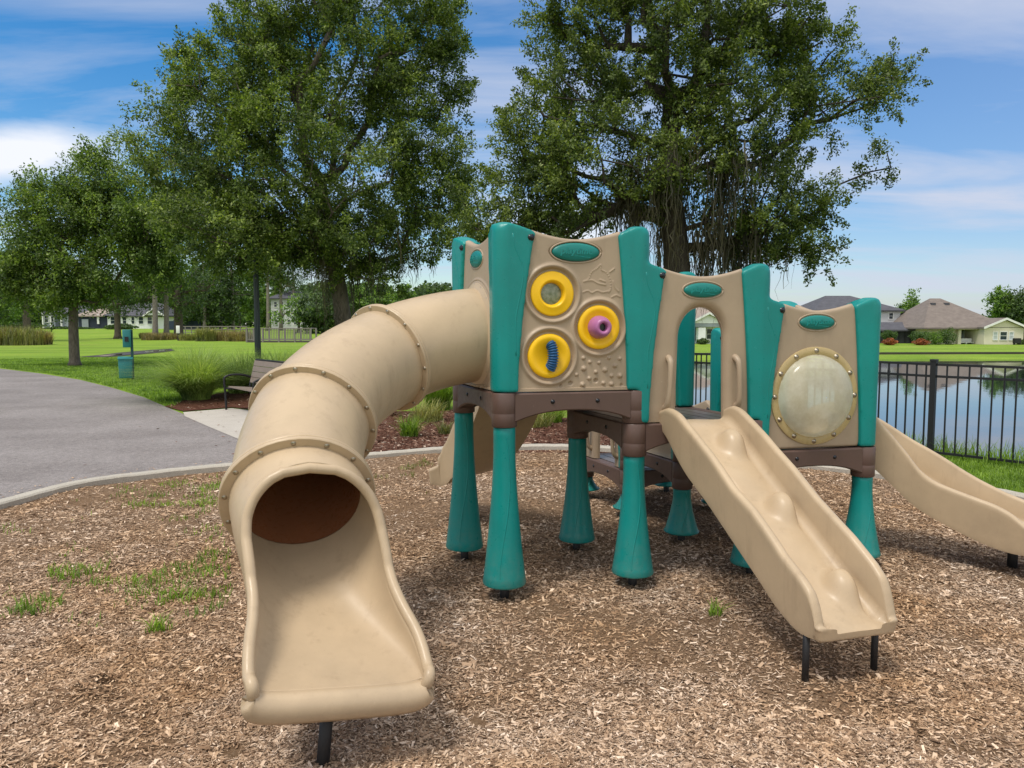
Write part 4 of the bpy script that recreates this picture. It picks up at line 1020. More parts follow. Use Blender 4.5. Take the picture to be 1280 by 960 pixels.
# farther lawn trees on the left
def small_tree(px, D, crown, label, seed, leaf=FARL, ncl=110, nl=60, ls=.28, r0=.22, bark=BARK, z0=None, gr='trees on the far lawn and edge of the wood', nm='broadleaf_tree', spray=1.2):
    x = (px - 640) / 950 * D; zb = float(height(x, D)); B = [blob(a, b, D, c, e, f) for a, b, c, e, f in crown]; zt = B[0][2]
    return make_tree(nm, label, 'tree', (x, D, zb), [(x, D, zb), (x + .05, D, zb + (zt - zb) * .4), (x, D, zb + (zt - zb) * .75), (x, D, zt)], r0, B, ncl, nl, ls, leaf, bark, seed, gr, spray, .6, 0, spread=.25, branch_min=.03)
small_tree(148, 78, [(148, 368, 48, 3.5, 28), (185, 360, 30, 2, 22), (120, 372, 24, 2, 18)], 'round dark tree on the lawn just right of the medium oak trunk', 31, FARD, r0=.32)
small_tree(35, 70, [(30, 345, 36, 3, 34), (8, 350, 30, 2, 36)], 'dark tree behind the medium oak at the left edge', 32, FARD, r0=.35)
small_tree(224, 85, [(224, 362, 42, 3.5, 30), (200, 345, 25, 2, 20), (252, 350, 28, 2, 26)], 'dark rounded tree behind the white sign post', 33, FARD, r0=.5)
fc = [(-30, 118, 60, 40, 'bushy tree at the extreme left beyond the lawn'), (60, 150, 60, 42, 'broad tree behind the grey bungalow'), (130, 155, 58, 40, 'broad tree behind the gap between the two far houses'), (190, 158, 52, 44, 'tree behind the white far house'), (262, 120, 45, 50, 'light green tree left of the lamp post'), (300, 150, 45, 58, 'tall green tree right behind the lamp post'), (345, 170, 40, 52, 'tree left of the pale three storey building'),
      (405, 100, 34, 36, 'dark tree between the pale building and the big oak trunk'), (455, 150, 40, 34, 'tree right of the big oak trunk'), (500, 150, 36, 30, 'low tree showing above the tube slide'), (545, 165, 36, 30, 'low tree left of the highest teal post'), (235, 165, 44, 52, 'tall tree above the navy fence')]
for k, (px, D, w, h, lab) in enumerate(fc):
    yb = 405 - (float(height((px - 640) / 950 * D, D)) - 1.6) / D * 950
    small_tree(px, D, [(px, yb - h * 1.0, w * .7, 4.5, h * .75), (px - w * .4, yb - h * .75, w * .5, 3, h * .6), (px + w * .4, yb - h * .7, w * .5, 3, h * .55), (px, yb - h * .35, w * .8, 3, h * .35)], lab, 100 + k, [FARL, FARD, FARL][k % 3], 150, 70, .0042 * D, .3)
small_tree(374, 104, [(374, 385, 17, 2, 16), (386, 395, 14, 2, 12), (350, 392, 10, 1.5, 12)], 'loose leafy tree half covering the pale three storey building', 141, FARL, 60, 40, .36, .2)
# pines with bare trunks
for k, (px, D, ytop, lab) in enumerate([(195, 76, 300, 'bare grey pine trunk standing left of the white sign'), (209, 80, 300, 'bare pine trunk just right of its twin beside the sign'), (257, 118, 315, 'pale pine trunk rising left of the lamp post'), (277, 125, 310, 'thin pine between lamp post and pale pine trunk'), (292, 122, 318, 'pine trunk close to the left of the lamp post'), (336, 115, 300, 'pale pine trunk standing over the left end of the boardwalk'), (352, 118, 305, 'pine trunk in front of the pale building'), (368, 130, 320, 'thin pine right of the pale building corner')]):
    x = (px - 640) / 950 * D; zb = float(height(x, D)); zt = atY(px, ytop, D)[2]; w = 22
    B = [blob(px, ytop + 10, D, w, 2, 26), blob(px - 8, ytop + 32, D, w, 2, 16), blob(px + 10, ytop + 45, D, w * .9, 2, 10)]
    make_tree('pine_tree', lab, 'tree', (x, D, zb), [(x, D, zb), (x + .1, D, zb + (zt - zb) * .5), (x, D, zt)], .26, B, 70, 50, .34, PINEL, BARKL, 200 + k, 'pines at the edge of the wood', 1.2, .6, 0, spread=.25, wr=.35, branch_min=.03)
# trees beyond the lake
small_tree(1139, 118, [(1139, 392, 15, 2.2, 18), (1139, 376, 7, 1.2, 12), (1132, 396, 12, 2, 12), (1146, 398, 12, 2, 12)], 'conical green tree between the two houses across the lake', 301, FARL, 120, 60, .42, .3, gr='trees among the houses across the lake')
small_tree(1252, 120, [(1252, 378, 14, 2.2, 18), (1264, 388, 16, 2, 18)], 'taller tree behind the right gable of the tan roofed house', 302, FARL, 130, 60, .45, .3, gr='trees among the houses across the lake')
small_tree(1276, 118, [(1278, 385, 20, 3, 22), (1270, 395, 14, 2, 16), (1300, 385, 25, 3, 24)], 'dark bushy tree at the right edge across the lake', 303, FARD, 150, 60, .45, .3, gr='trees among the houses across the lake')
small_tree(925, 150, [(925, 392, 24, 3, 14)], 'tree behind the climbing doorway across the lake', 304, FARL, 70, 50, .5, .3, gr='trees among the houses across the lake')
0 and small_tree(1062, 150, [(1062, 398, 30, 3, 10)], 'tree hidden behind the bubble panel across the lake', 305, FARD, 60, 50, .5, .3, gr='trees among the houses across the lake')
# far wood line closing the horizon
rg = np.random.default_rng(77); nW = 60000; az = rg.uniform(-.92, .04, nW); Dd = rg.uniform(185, 235, nW); hh = (7 + 7 * fbm(az * 60, az * 0, .35, 3, 2)) * rg.random(nW) ** .6
Cc = np.stack([az * Dd, Dd, .5 + hh], 1); V, Fq = leaf_quads(Cc, rg.normal(size=(nW, 3)), None, rg.uniform(.7, 1.5, nW), rg.uniform(.5, 1.1, nW), rg)
o = mk('far_wood', V, Fq, FARD, smooth=False); o['kind'] = 'stuff'; tag(o, 'continuous far wood closing the view beyond the lawn', 'wood')
rg = np.random.default_rng(78); nW = 14000; az = rg.uniform(.18, .95, nW); Dd = rg.uniform(190, 230, nW); hh = (3 + 3.5 * fbm(az * 60, az * 0, .35, 3, 2)) * rg.random(nW) ** .6
Cc = np.stack([az * Dd, Dd, -.9 + hh], 1); V, Fq = leaf_quads(Cc, rg.normal(size=(nW, 3)), None, rg.uniform(.7, 1.5, nW), rg.uniform(.5, 1.1, nW), rg)
o = mk('far_wood', V, Fq, FARD, smooth=False); o['kind'] = 'stuff'; tag(o, 'low far tree line behind the houses across the lake', 'wood')
# shrubs ----------------------------------------------------------------
def shrub(name, label, px, py, D, rx, rz, mat, seed, group, n=1600, ls=.16, cat='shrub'):
    rg = np.random.default_rng(seed); c = atY(px, py, D); k = D / 950; zb = float(height(c[0], D)); d = rg.normal(size=(n, 3)); d /= np.linalg.norm(d, axis=1)[:, None]
    lob = 1 + .25 * np.sin(d[:, 0] * 5 + seed) * np.cos(d[:, 2] * 4); P = c + d * (rg.random(n) ** .35 * lob)[:, None] * np.array([rx * k, min(rx * k, 2.5), rz * k]); P[:, 2] = np.maximum(P[:, 2], zb + .03)
    V, Fq = leaf_quads(P, rg.normal(size=(n, 3)), None, rg.uniform(.7, 1.3, n) * ls, rg.uniform(.4, .9, n) * ls, rg); o = mk(name, V, Fq, mat, smooth=False); return tag(o, label, cat, group)
GS = 'garden shrubs of the houses across the lake'
for k, (px, py, rx, rz, mt, lab) in enumerate([(1112, 427.5, 8.5, 4.5, ORANGE, 'orange flowering bush left of the lower dark roofed porch centre'), (1152, 428, 9, 4.5, ORANGE, 'orange flowering bush just left of the green shrubs of the tan roofed house'), (1112, 419, 10, 6, SHRUB, 'palm-like green shrub above the left orange bush'), (1150, 420, 12, 6, SHRUB, 'green shrub above the right orange bush'), (1169, 423, 10, 9, FARL, 'left green shrub beside the covered patio'), (1184, 421, 10, 11, SHRUB, 'tall bright shrub next to the covered patio'), (1278, 430, 6, 5, FARD, 'dark shrub at the right corner of the tan roofed house')]):
    shrub('garden_shrub', lab, px, py, 91 if mt is ORANGE else 93, rx, rz, mt, 400 + k, GS)
for k, (px, py, D, rx, rz, lab) in enumerate([(25, 407, 128, 26, 4, 'low clipped hedge left of the grey bungalow'), (150, 409, 128, 18, 4, 'clipped hedge in front of the white far house'), (75, 411, 131, 18, 2.5, 'low planting in front of the grey bungalow'), (105, 411.5, 131, 12, 2.0, 'small planting right of the grey bungalow steps')]):
    shrub('hedge', lab, px, py, D, rx, rz, FARD, 430 + k, 'hedges before the far houses', 2500, .3, 'hedge')
for k, (px, D, w, h, mt, lab) in enumerate([(5, 58, 1.5, 1.5, DRYL, 'tall dry grass bed at the left edge of the lawn'), (28, 58, 1.5, 1.5, GRASSY, 'tall greenish grass bed left of the medium oak'), (48, 59, 1.0, 1.2, DRYL, 'right end of the tall dry grass bed left of the medium oak'), (197, 74, 1.4, .8, DRYL, 'dry grass at the foot of the bare pine trunks'), (215, 76, 1.0, .7, DRYL, 'dry grass around the white sign post'), (258, 70, .9, 1.3, GRASSY, 'upright straw grass near the boardwalk rail'), (285, 72, 1.8, 1.1, DRYL, 'dry reed grass left of the boardwalk'), (300, 70, 1.3, 1.0, DRYL, 'dry reed grass touching the left end of the boardwalk'), (235, 72, .7, .7, GRASSY, 'small straw grass right of the white sign'), (183, 80, .6, .6, GRASSY, 'small lone grass tuft left of the pine trunks')]):
    x = (px - 640) / 950 * D; clump('reed_grass', lab, x, D, 1300, h, .05, mt, w, (.05, .6), 500 + k, 'grass beds on the far lawn')
# ================================================================== FENCE
FP = [np.array(p) for p in ((8.6, 5.15), (5.02, 9.03), (3.05, 12.2), (1.5, 15.6))]
FN = empty('fence', (5.02, 9.03, 0), 'black metal railing fence between the playground and the lake', 'fence')
posts = []; cum = 0
def fence_pt(s):
    for a, b in zip(FP[:-1], FP[1:]):
        L = np.hypot(*(b - a))
        if s <= L: return a + (b - a) * s / L, (b - a) / L
        s -= L
    return FP[-1], (FP[-1] - FP[-2]) / np.hypot(*(FP[-1] - FP[-2]))
Ltot = sum(np.hypot(*(b - a)) for a, b in zip(FP[:-1], FP[1:])); L0 = np.hypot(*(FP[1] - FP[0]))
def fz(p): return min(0.0, float(height(p[0], p[1]))) * .6
FH = 1.14
pm = None; ps = [L0 + k * 2.4 for k in range(-2, 5) if 0 < L0 + k * 2.4 < Ltot]
for s in ps:
    p, d = fence_pt(s); z = fz(p); a = math.atan2(d[1], d[0]); Rm = [[math.cos(a), -math.sin(a), 0], [math.sin(a), math.cos(a), 0], [0, 0, 1]]
    MB().box((p[0], p[1], z + FH / 2), (.062, .062, FH + .04), Rm).box((p[0], p[1], z + FH + .03), (.074, .074, .025), Rm).build('fence_post', BLACK, FN, smooth=False)
for h in (FH - .02, FH - .16, .07):
    m = MB(); n = 40; R = []
    for s in np.linspace(0, Ltot, n):
        p, d = fence_pt(s); z = fz(p) + h; nr = np.array([d[1], -d[0]]); R.append([xyz(p + nr * o_, z + q) for o_, q in ((-.014, -.014), (.014, -.014), (.014, .014), (-.014, .014))])
    m.rings(R); m.build('rail', BLACK, FN, smooth=False)
kb = 0
for s in np.arange(.06, Ltot, .118):
    if min(abs(s - q) for q in ps) < .05: continue
    p, d = fence_pt(s); z = fz(p)
    if kb >= 98: break
    kb += 1; a = math.atan2(d[1], d[0]); Rm = [[math.cos(a), -math.sin(a), 0], [math.sin(a), math.cos(a), 0], [0, 0, 1]]
    MB().box((p[0], p[1], z + .06 + (FH - .08) / 2), (.016, .016, FH - .08), Rm).build('baluster', BLACK, FN, smooth=False)

# ================================================================== BENCH
bp = gnd(285, 513); BN = empty('park_bench', (bp[0], bp[1], 0), 'park bench with brown slats and black curved arms left of the tube slide', 'bench')
ba = math.radians(-52); bx = np.array([math.cos(ba), math.sin(ba)]); by = np.array([-bx[1], bx[0]])   # along, backwards
SLAT = flat('bench_slats', (.21, .165, .13), .6, .25, 9)
def bpt(u, v, z): q = bp[:2] + bx * u + by * v; return np.array([q[0], q[1], z])
Lb = 1.5
def slat(u0, u1, v0, z0, v1, z1, th):
    n = np.array([-(z1 - z0), (v1 - v0)]); n = n / np.hypot(*n) * th
    return MB().rings([[bpt(u, v0, z0), bpt(u, v1, z1), bpt(u, v1 + n[0], z1 + n[1]), bpt(u, v0 + n[0], z0 + n[1])] for u in (u0, u1)])
m = MB()
for k in range(4):
    v = .02 + k * .105; q = slat(0, Lb, v, .43 - .01 * k, v + .095, .42 - .01 * k, .025); m.add(q.V, q.F)
m.build('seat', SLAT, BN, smooth=False)
m = MB()
for k in range(4):
    z = .50 + k * .105; v = .43 + (z - .45) * .25; q = slat(0, Lb, v, z, v + .024, z + .097, .025); m.add(q.V, q.F)
m.build('backrest', SLAT, BN, smooth=False)
MB().tube([bpt(0, .56, .93), bpt(Lb, .56, .93)], .018, 8).build('top_rail', BLACK, BN)
for u in (-.03, Lb + .03):
    MB().tube(cr([bpt(u, -.02, 0), bpt(u, -.03, .3), bpt(u, -.045, .56), bpt(u, -.01, .63), bpt(u, .12, .66), bpt(u, .32, .645), bpt(u, .50, .58)], 26), .021, 8).build('armrest', BLACK, BN)
    MB().tube(cr([bpt(u, .60, 0), bpt(u, .47, .22), bpt(u, .43, .42), bpt(u, .52, .75), bpt(u, .565, .93)], 18), .021, 8).build('leg', BLACK, BN)
    MB().tube([bpt(u, -.03, .41), bpt(u, .44, .385)], .018, 8).build('seat_bearer', BLACK, BN)

# ================================================================== LAMP POST
LD = 20.2; lx = (322.5 - 640) / 950 * LD
LM = empty('street_lamp', (lx, LD, 0), 'dark green fluted lamp post rising into the big oak behind the bench', 'lamp'); LG = flat('lamp_green_black', (.018, .032, .030), .4, .2)
R = []
for z, r in ((.0, .16), (.25, .16), (.32, .12), (.6, .105), (.65, .085), (3.6, .062)):
    R.append([(lx + (r - .010 * (k % 2)) * math.cos(k * PI / 12), LD + (r - .010 * (k % 2)) * math.sin(k * PI / 12), z) for k in range(24)])
MB().rings(R).build('post', LG, LM, smooth=False)
MB().lathe([(.07, 3.6), (.11, 3.64), (.11, 3.68), (.06, 3.7), (.06, 3.74)], (lx, LD, 0), 16, cap=True).build('collar', LG, LM)
MB().lathe([(.07, 3.74), (.17, 3.95), (.19, 4.15), (.15, 4.32)], (lx, LD, 0), 16, cap=True).build('lantern_globe', flat('frosted_glass', (.6, .6, .56), .3, .05), LM)
MB().lathe([(.20, 4.32), (.15, 4.42), (.05, 4.5), (.02, 4.6)], (lx, LD, 0), 16, cap=True).build('lantern_cap', LG, LM)

# ================================================================== PET WASTE STATION
sp_ = gnd(166.5, 474.5); PG = flat('station_green', (.02, .20, .21), .5, .18, 4)
PS = empty('waste_station', (sp_[0], sp_[1], 0), 'teal green pet waste station with bag box and bin on the lawn beside the path', 'waste station')
k = sp_[1] / 950
def pz(y): return atY(166, y, sp_[1])[2]
MB().box((sp_[0], sp_[1], pz(412) / 2), (.055, .055, pz(412))).build('post', flat('dark_green_post', (.012, .08, .085), .5, .2), PS, smooth=False)
rt = math.radians(24); Rm = [[math.cos(rt), -math.sin(rt), 0], [math.sin(rt), math.cos(rt), 0], [0, 0, 1]]
o = MB().box((sp_[0] - .075, sp_[1] - .12, (pz(434) + pz(412)) / 2), (.215, .17, pz(412) - pz(434)), Rm).build('bag_dispenser', PG, PS, smooth=False); bevel(o, .012)
MB().box((sp_[0] - .075 - .12 * 0 + .035, sp_[1] - .212, (pz(434) + pz(412)) / 2 - .02), (.10, .012, .14), Rm).build('slot', DBOLT, o, smooth=False)
m = MB(); c = np.array([sp_[0] - .12, sp_[1] - .16]); w0, w1, dd = .17, .18, .14; z0, z1 = pz(472), pz(449)
Rr = np.array(Rm)[:2, :2]
def q4(w, d, z, sl=0): return [np.array([*(c + Rr @ np.array([x, y])), z + sl * (y + d) / (2 * d)]) for x, y in ((-w, -d), (w, -d), (w, d), (-w, d))]
m.rings([q4(w0, dd, z0), q4(w1, dd + .01, z1)]); o = m.build('bin', PG, PS, smooth=False); bevel(o, .012)
m = MB(); m.rings([q4(w1 + .015, dd + .025, z1 + .002), q4(w1 + .015, dd + .025, z1 + .03, .05)]); m.build('lid', PG, o, smooth=False)
# white sign on a short post
wp_ = (( 224 - 640) / 950 * 72, 72); zb = float(height(*wp_))
WS = empty('small_sign', (wp_[0], wp_[1], zb), 'small blank white sign on a dark post in the dry grass left of the wood', 'sign')
MB().box((wp_[0], wp_[1], zb + .5), (.22, .12, 1.0)).build('post', BARKD, WS, smooth=False)
WHITE = flat('white_paint', (.72, .72, .70), .6, .06, 3)
o = MB().box((wp_[0], wp_[1] - .09, zb + 1.05), (.34, .06, .72)).build('sign_board', WHITE, WS, smooth=False); bevel(o, .02)
yp = ((266 - 640) / 950 * 70, 70); YM = flat('yellow_marker', (.65, .55, .12), .6)
o = MB().box((yp[0], yp[1], float(height(*yp)) + .5), (.16, .06, 1.0)).box((yp[0], yp[1], float(height(*yp)) + 1.02), (.19, .09, .08)).build('marker_post', YM, smooth=False); tag(o, 'thin yellow marker post in the reed grass left of the lamp post', 'marker')

# ================================================================== BOARDWALK
BD = 66; GREYW = flat('weathered_wood', (.20, .18, .165), .85, .25, 2); GREYD = flat('dark_wood', (.07, .06, .055), .9, .3, 2)
bxs = ((309 - 640) / 950 * BD, (389 - 640) / 950 * BD); zt = atY(0 + 640, 411.5, BD)[2]; zd = atY(640, 428.5, BD)[2]
BW = empty('boardwalk', ((bxs[0] + bxs[1]) / 2, BD, 0), 'grey timber boardwalk bridge with railing beyond the fountain grass', 'bridge')
zd = max(zd, .12); zt = zd + 1.1
MB().box(((bxs[0] + bxs[1]) / 2, BD + .9, zd - .06), (bxs[1] - bxs[0], 1.9, .12)).build('deck', GREYD, BW, smooth=False)
for dy in (0, 1.8):
    MB().box(((bxs[0] + bxs[1]) / 2, BD + dy, zt), (bxs[1] - bxs[0] + .1, .14, .06)).build('handrail', GREYW, BW, smooth=False)
    MB().box(((bxs[0] + bxs[1]) / 2, BD + dy, zd + .12), (bxs[1] - bxs[0], .06, .09)).build('bottom_rail', GREYW, BW, smooth=False)
    for x in np.linspace(bxs[0], bxs[1], 5): MB().box((x, BD + dy, (zt - .3) / 2), (.13, .13, zt + .3)).build('railing_post', GREYW, BW, smooth=False)
for x in np.linspace(bxs[0] + .12, bxs[1] - .12, 40): MB().box((x, BD, (zt + zd) / 2 + .05), (.055, .04, zt - zd - .12)).build('baluster', GREYW, BW, smooth=False)
FRW = MB()
for x in np.linspace((225 - 640) / 950 * 95, (309 - 640) / 950 * 95, 12): FRW.box((x, 95, float(height(x, 95)) + .5), (.1, .1, 1.1))
for h in (.3, .65, 1.0): FRW.box(((267 - 640) / 950 * 95, 95, float(height(-37, 95)) + h), (84 / 950 * 95, .06, .12))
tag(FRW.build('rail_fence', GREYW, smooth=False), 'long low pale rail fence before the wood left of the boardwalk', 'fence')
nf = MB(); D = 120; x0, x1 = (208 - 640) / 950 * D, (252 - 640) / 950 * D; zz = float(height(x0, D))
nf.box(((x0 + x1) / 2, D, zz + .75), (x1 - x0, .06, 1.4))
for x in np.linspace(x0, x1, 5): nf.box((x, D - .06, zz + .8), (.12, .1, 1.6))
tag(nf.build('screen_fence', flat('navy_screen', (.018, .032, .06), .8, .3, 1), smooth=False), 'dark navy screen fence at the edge of the wood right of the white house', 'fence')

# ================================================================== HOUSES
def shingle(name, a, b_):
    m_, nt, b = mat_new(name); n1 = noise(nt, coords(nt, (1, 1, 3)), 1.3, 5, .75); nt.links.new(ramp(nt, n1, [(.3, a), (.7, b_)]), b.inputs['Base Color']); b.inputs['Roughness'].default_value = .9; return m_
ROOFT = shingle('tan_shingles', (.135, .11, .095), (.215, .18, .155)); ROOFG = shingle('grey_shingles', (.055, .055, .065), (.10, .10, .115)); ROOFB = shingle('beige_shingles', (.24, .19, .16), (.34, .28, .235))
CREAM = flat('cream_stucco', (.66, .61, .47), .8, .06, .6); PALE = flat('pale_siding', (.55, .56, .56), .8, .06, .6); BLGREY = flat('bluegrey_siding', (.26, .29, .32), .8, .08, .6); WSID = flat('white_siding', (.74, .75, .76), .8, .05, .6)
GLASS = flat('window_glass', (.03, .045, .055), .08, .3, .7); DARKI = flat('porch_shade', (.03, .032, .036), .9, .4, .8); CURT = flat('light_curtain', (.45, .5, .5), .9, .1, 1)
def hx(px, D): return (px - 640) / 950 * D
def hz(y, D): return atY(640, y, D)[2]
def wall(parent, px0, px1, y0, y1, D, dep, mat, name='wall'):
    return MB().box(((hx(px0, D) + hx(px1, D)) / 2, D + dep / 2, (hz(y0, D) + hz(y1, D)) / 2), (hx(px1, D) - hx(px0, D), dep, hz(y0, D) - hz(y1, D))).build(name, mat, parent, smooth=False)
def window(parent, px0, px1, y0, y1, D, gl=GLASS, fr=WHITE, name='window', mull=True):
    x0, x1, z1, z0 = hx(px0, D), hx(px1, D), hz(y0, D), hz(y1, D); t = .09; m = MB()
    m.box(((x0 + x1) / 2, D - .03, z1), (x1 - x0 + t, .10, t)).box(((x0 + x1) / 2, D - .03, z0), (x1 - x0 + t, .10, t)).box((x0, D - .028, (z0 + z1) / 2), (t, .09, z1 - z0 - t)).box((x1, D - .028, (z0 + z1) / 2), (t, .09, z1 - z0 - t))
    if mull: m.box(((x0 + x1) / 2, D - .02, (z0 + z1) / 2), (x1 - x0 - t, .05, .05))
    w = m.build(name, fr, parent, smooth=False); MB().box(((x0 + x1) / 2, D - .006, (z0 + z1) / 2), (x1 - x0 - t, .02, z1 - z0 - t)).build('pane', gl, w, smooth=False); return w
def hip(parent, px0, px1, pr0, pr1, ye, yr, D, dep, mat, over=.4):
    x0, x1, ze, zr = hx(px0, D), hx(px1, D), hz(ye, D), hz(yr, D); y0, y1 = D - over, D + dep + over; ym = (y0 + y1) / 2
    V = [(x0, y0, ze), (x1, y0, ze), (x1, y1, ze), (x0, y1, ze), (hx(pr0, D), ym, zr), (hx(pr1, D), ym, zr), (x0, y0, ze - .2), (x1, y0, ze - .2), (x1, y1, ze - .2), (x0, y1, ze - .2)]
    return MB().add(V, [(0, 1, 5, 4), (1, 2, 5), (2, 3, 4, 5), (3, 0, 4), (6, 7, 1, 0), (7, 8, 2, 1), (8, 9, 3, 2), (9, 6, 0, 3), (9, 8, 7, 6)]).build('roof', mat, parent, smooth=False)
def gable(parent, px0, px1, ye, yr, D, dep, mat, wmat, trim=True):
    x0, x1, ze, zr = hx(px0, D), hx(px1, D), hz(ye, D), hz(yr, D); xm = (x0 + x1) / 2; t = .22; m = MB()
    for sx in (-1, 1):
        xe = x0 - .35 if sx < 0 else x1 + .35; zz = ze - .35 * (zr - ze) / (xm - x0)
        m.rings([[(xe, y, zz), (xm, y, zr), (xm, y, zr + t), (xe, y, zz + t)] for y in (D - .35, D + dep)])
    r = m.build('roof', mat, parent, smooth=False)
    MB().rings([[(x0, y, ze - .01), (x1, y, ze - .01), (xm, y, zr - .03)] for y in (D, D + .3)]).build('gable_wall', wmat, parent, smooth=False)
    if trim:
        m = MB()
        for sx in (-1, 1):
            xe = x0 - .37 if sx < 0 else x1 + .37; zz = ze - .37 * (zr - ze) / (xm - x0)
            m.rings([[(xe, y, zz - .02), (xm, y, zr - .02), (xm, y, zr + t + .02), (xe, y, zz + t + .02)] for y in (D - .42, D - .352)])
        m.build('barge_board', WHITE, parent, smooth=False)
# tan roofed house on the right
D = 95; gb = hz(432, D)
H1 = empty('house', (hx(1215, D), D, gb), 'cream house with big tan hip roof, covered patio and right gable across the lake', 'house', 'houses across the lake')
wall(H1, 1157, 1197, 409.5, 433, D + 1, 8, CREAM); wall(H1, 1197, 1229, 411, 433, D + 3.2, 6, DARKI, 'patio_wall'); wall(H1, 1229, 1278, 409, 433, D - 1.2, 9, CREAM, 'wall')
wall(H1, 1197, 1233, 409.3, 412.3, D + .4, .3, CREAM, 'patio_beam')
for a, b in ((1197, 1200.5), (1226, 1230)): wall(H1, a, b, 412.2, 433, D + .4, .3, CREAM, 'column')
window(H1, 1202, 1222, 415, 430, D + 3.2, DARKI, WHITE, 'sliding_door', False)
for a, b in ((1202, 1205.5), (1222.5, 1226)): wall(H1, a, b, 414, 431, D + 2.9, .1, CURT, 'curtain')
hip(H1, 1151, 1262, 1192, 1206, 409.5, 371, D + .2, 12, ROOFT)
gable(H1, 1230, 1278, 409.5, 399.5, D - 1.2, 6, ROOFT, CREAM)
for a, b, y0, y1 in ((1240, 1245.5, 415, 425), (1248.5, 1257.5, 414.5, 425), (1260, 1265.5, 415, 425)): window(H1, a, b, y0, y1, D - 1.2, CURT if b - a < 7 else GLASS)
wall(H1, 1155, 1166, 392, 409, D + 3.5, 3, CREAM, 'side_gable')
for a in (1190, 1208):
    ze, zr = hz(409.5, D + .2), hz(371, D + .2); MB().box((hx(a, D), D - .2 + .80 * 6.4, ze + .80 * (zr - ze)), (.55, .6, .3)).build('roof_vent', ROOFG, H1, smooth=False)
m = MB(); gx_, gz_ = hx(1253, D), gb
m.box((gx_, D - 2.6, gz_ + .55), (.7, .5, .35)).box((gx_, D - 2.6, gz_ + .85), (.75, .45, .25))
for sx in (-.3, .3): m.box((gx_ + sx, D - 2.6, gz_ + .2), (.06, .4, .4))
tag(m.build('barbecue_grill', BLACK, smooth=False), 'black barbecue grill below the gable windows across the lake', 'grill')
for k, px in enumerate((1207, 1216)):
    x = hx(px, D); m = MB().box((x, D + .9, gb + .38), (.9, .5, .08)).box((x, D + 1.15, gb + .62), (.9, .08, .5))
    for sx in (-.4, .4): m.box((x + sx, D + .9, gb + .17), (.07, .45, .34))
    tag(m.build('patio_chair', WHITE, smooth=False), ['left white chair on the covered patio across the lake', 'right white chair on the covered patio across the lake'][k], 'chair', 'chairs on the covered patio')
# two storey house with dark roof and screened porch
D = 104; H2 = empty('house', (hx(1085, D), D, hz(429, D)), 'pale two storey house with dark roof and black screened porch behind the rightmost teal post', 'house', 'houses across the lake')
wall(H2, 1020, 1123.5, 387, 431, D, 10, PALE); hip(H2, 1016, 1128, 1048, 1080, 387.5, 368, D, 10, ROOFG)
window(H2, 1109, 1114.5, 391, 399, D); window(H2, 1040, 1046, 391, 399, D)
wall(H2, 1100, 1161, 412, 430, D - 5, 5, DARKI, 'porch_screen'); hip(H2, 1096, 1164, 1106, 1150, 412, 402.5, D - 5, 5, ROOFG)
for a in np.linspace(1101, 1160, 9): wall(H2, a - .35, a + .35, 412, 430, D - 5.1, .08, BLACK, 'screen_frame')
# house seen through the doorway panel
D = 98; H3 = empty('house', (hx(885, D), D, hz(428, D)), 'white house with beige roof and front gable seen through the climbing doorway', 'house', 'houses across the lake')
wall(H3, 858, 918, 402, 430, D, 9, WSID); hip(H3, 846, 925, 874, 892, 402.5, 374, D, 9, ROOFB); gable(H3, 863, 907, 404, 392.5, D - 1.5, 6, ROOFB, WSID)
wall(H3, 866, 872.5, 409, 426, D - .1, .1, GLASS, 'patio_glass'); wall(H3, 872.5, 881.5, 409.5, 429, D - 1.5, 1.3, WSID, 'wall'); window(H3, 882.5, 890, 411, 424, D)
wall(H3, 865, 906, 404.4, 408.5, D - 1.5, .3, BLGREY, 'porch_beam')
shrub('garden_shrub', 'dark shrub before the white house seen through the climbing doorway', 878, 427, 94, 8, 4, FARD, 450, GS)
# far left houses
D = 142; H4 = empty('house', (hx(75, D), D, .7), 'small blue grey bungalow with white trim far behind the medium oak', 'house', 'houses beyond the left lawn')
wall(H4, 56, 100, 391, 412.5, D, 8, BLGREY); hip(H4, 52, 112, 68, 96, 391.5, 380, D, 8, ROOFG)
window(H4, 58, 63, 394, 403, D); window(H4, 66, 69.5, 395, 402, D); wall(H4, 71, 76.5, 394, 409, D - .1, .1, GLASS, 'door')
for a in (54.5, 64, 77.5): wall(H4, a, a + 1.4, 391, 410, D - .5, .3, WHITE, 'porch_post')
wall(H4, 64, 80, 409, 412.5, D - 1, .9, WHITE, 'porch_step')
H5 = empty('house', (hx(115, D), D - 4, .7), 'dark navy garage wing with pale roof behind the medium oak trunk', 'house', 'houses beyond the left lawn')
wall(H5, 100, 136, 394, 412.5, D - 2, 7, flat('navy_siding', (.02, .028, .05), .8, .2, 1)); hip(H5, 97, 139, 110, 126, 394.5, 384, D - 2, 7, ROOFB)
wall(H5, 123, 125.6, 393, 405, D - 2.2, .15, WHITE, 'door_frame'); wall(H5, 104, 112, 399, 411, D - 2.2, .15, BLGREY, 'garage_door')
D = 140; H6 = empty('house', (hx(183, D), D, .7), 'white house with tall windows far behind the pet waste station', 'house', 'houses beyond the left lawn')
wall(H6, 136, 207, 394, 413, D, 8, WSID); hip(H6, 132, 211, 150, 194, 394.5, 378, D, 8, ROOFG)
for a, b in ((155, 160), (166, 170), (175, 181), (186, 192), (140, 146)): window(H6, a, b, 396, 405, D)
gable(H6, 184, 206, 394, 386, D - 1, 5, ROOFG, WSID)
D = 128; H7 = empty('building', (hx(362, D), D, .6), 'pale grey three storey building half hidden by trees above the boardwalk', 'building')
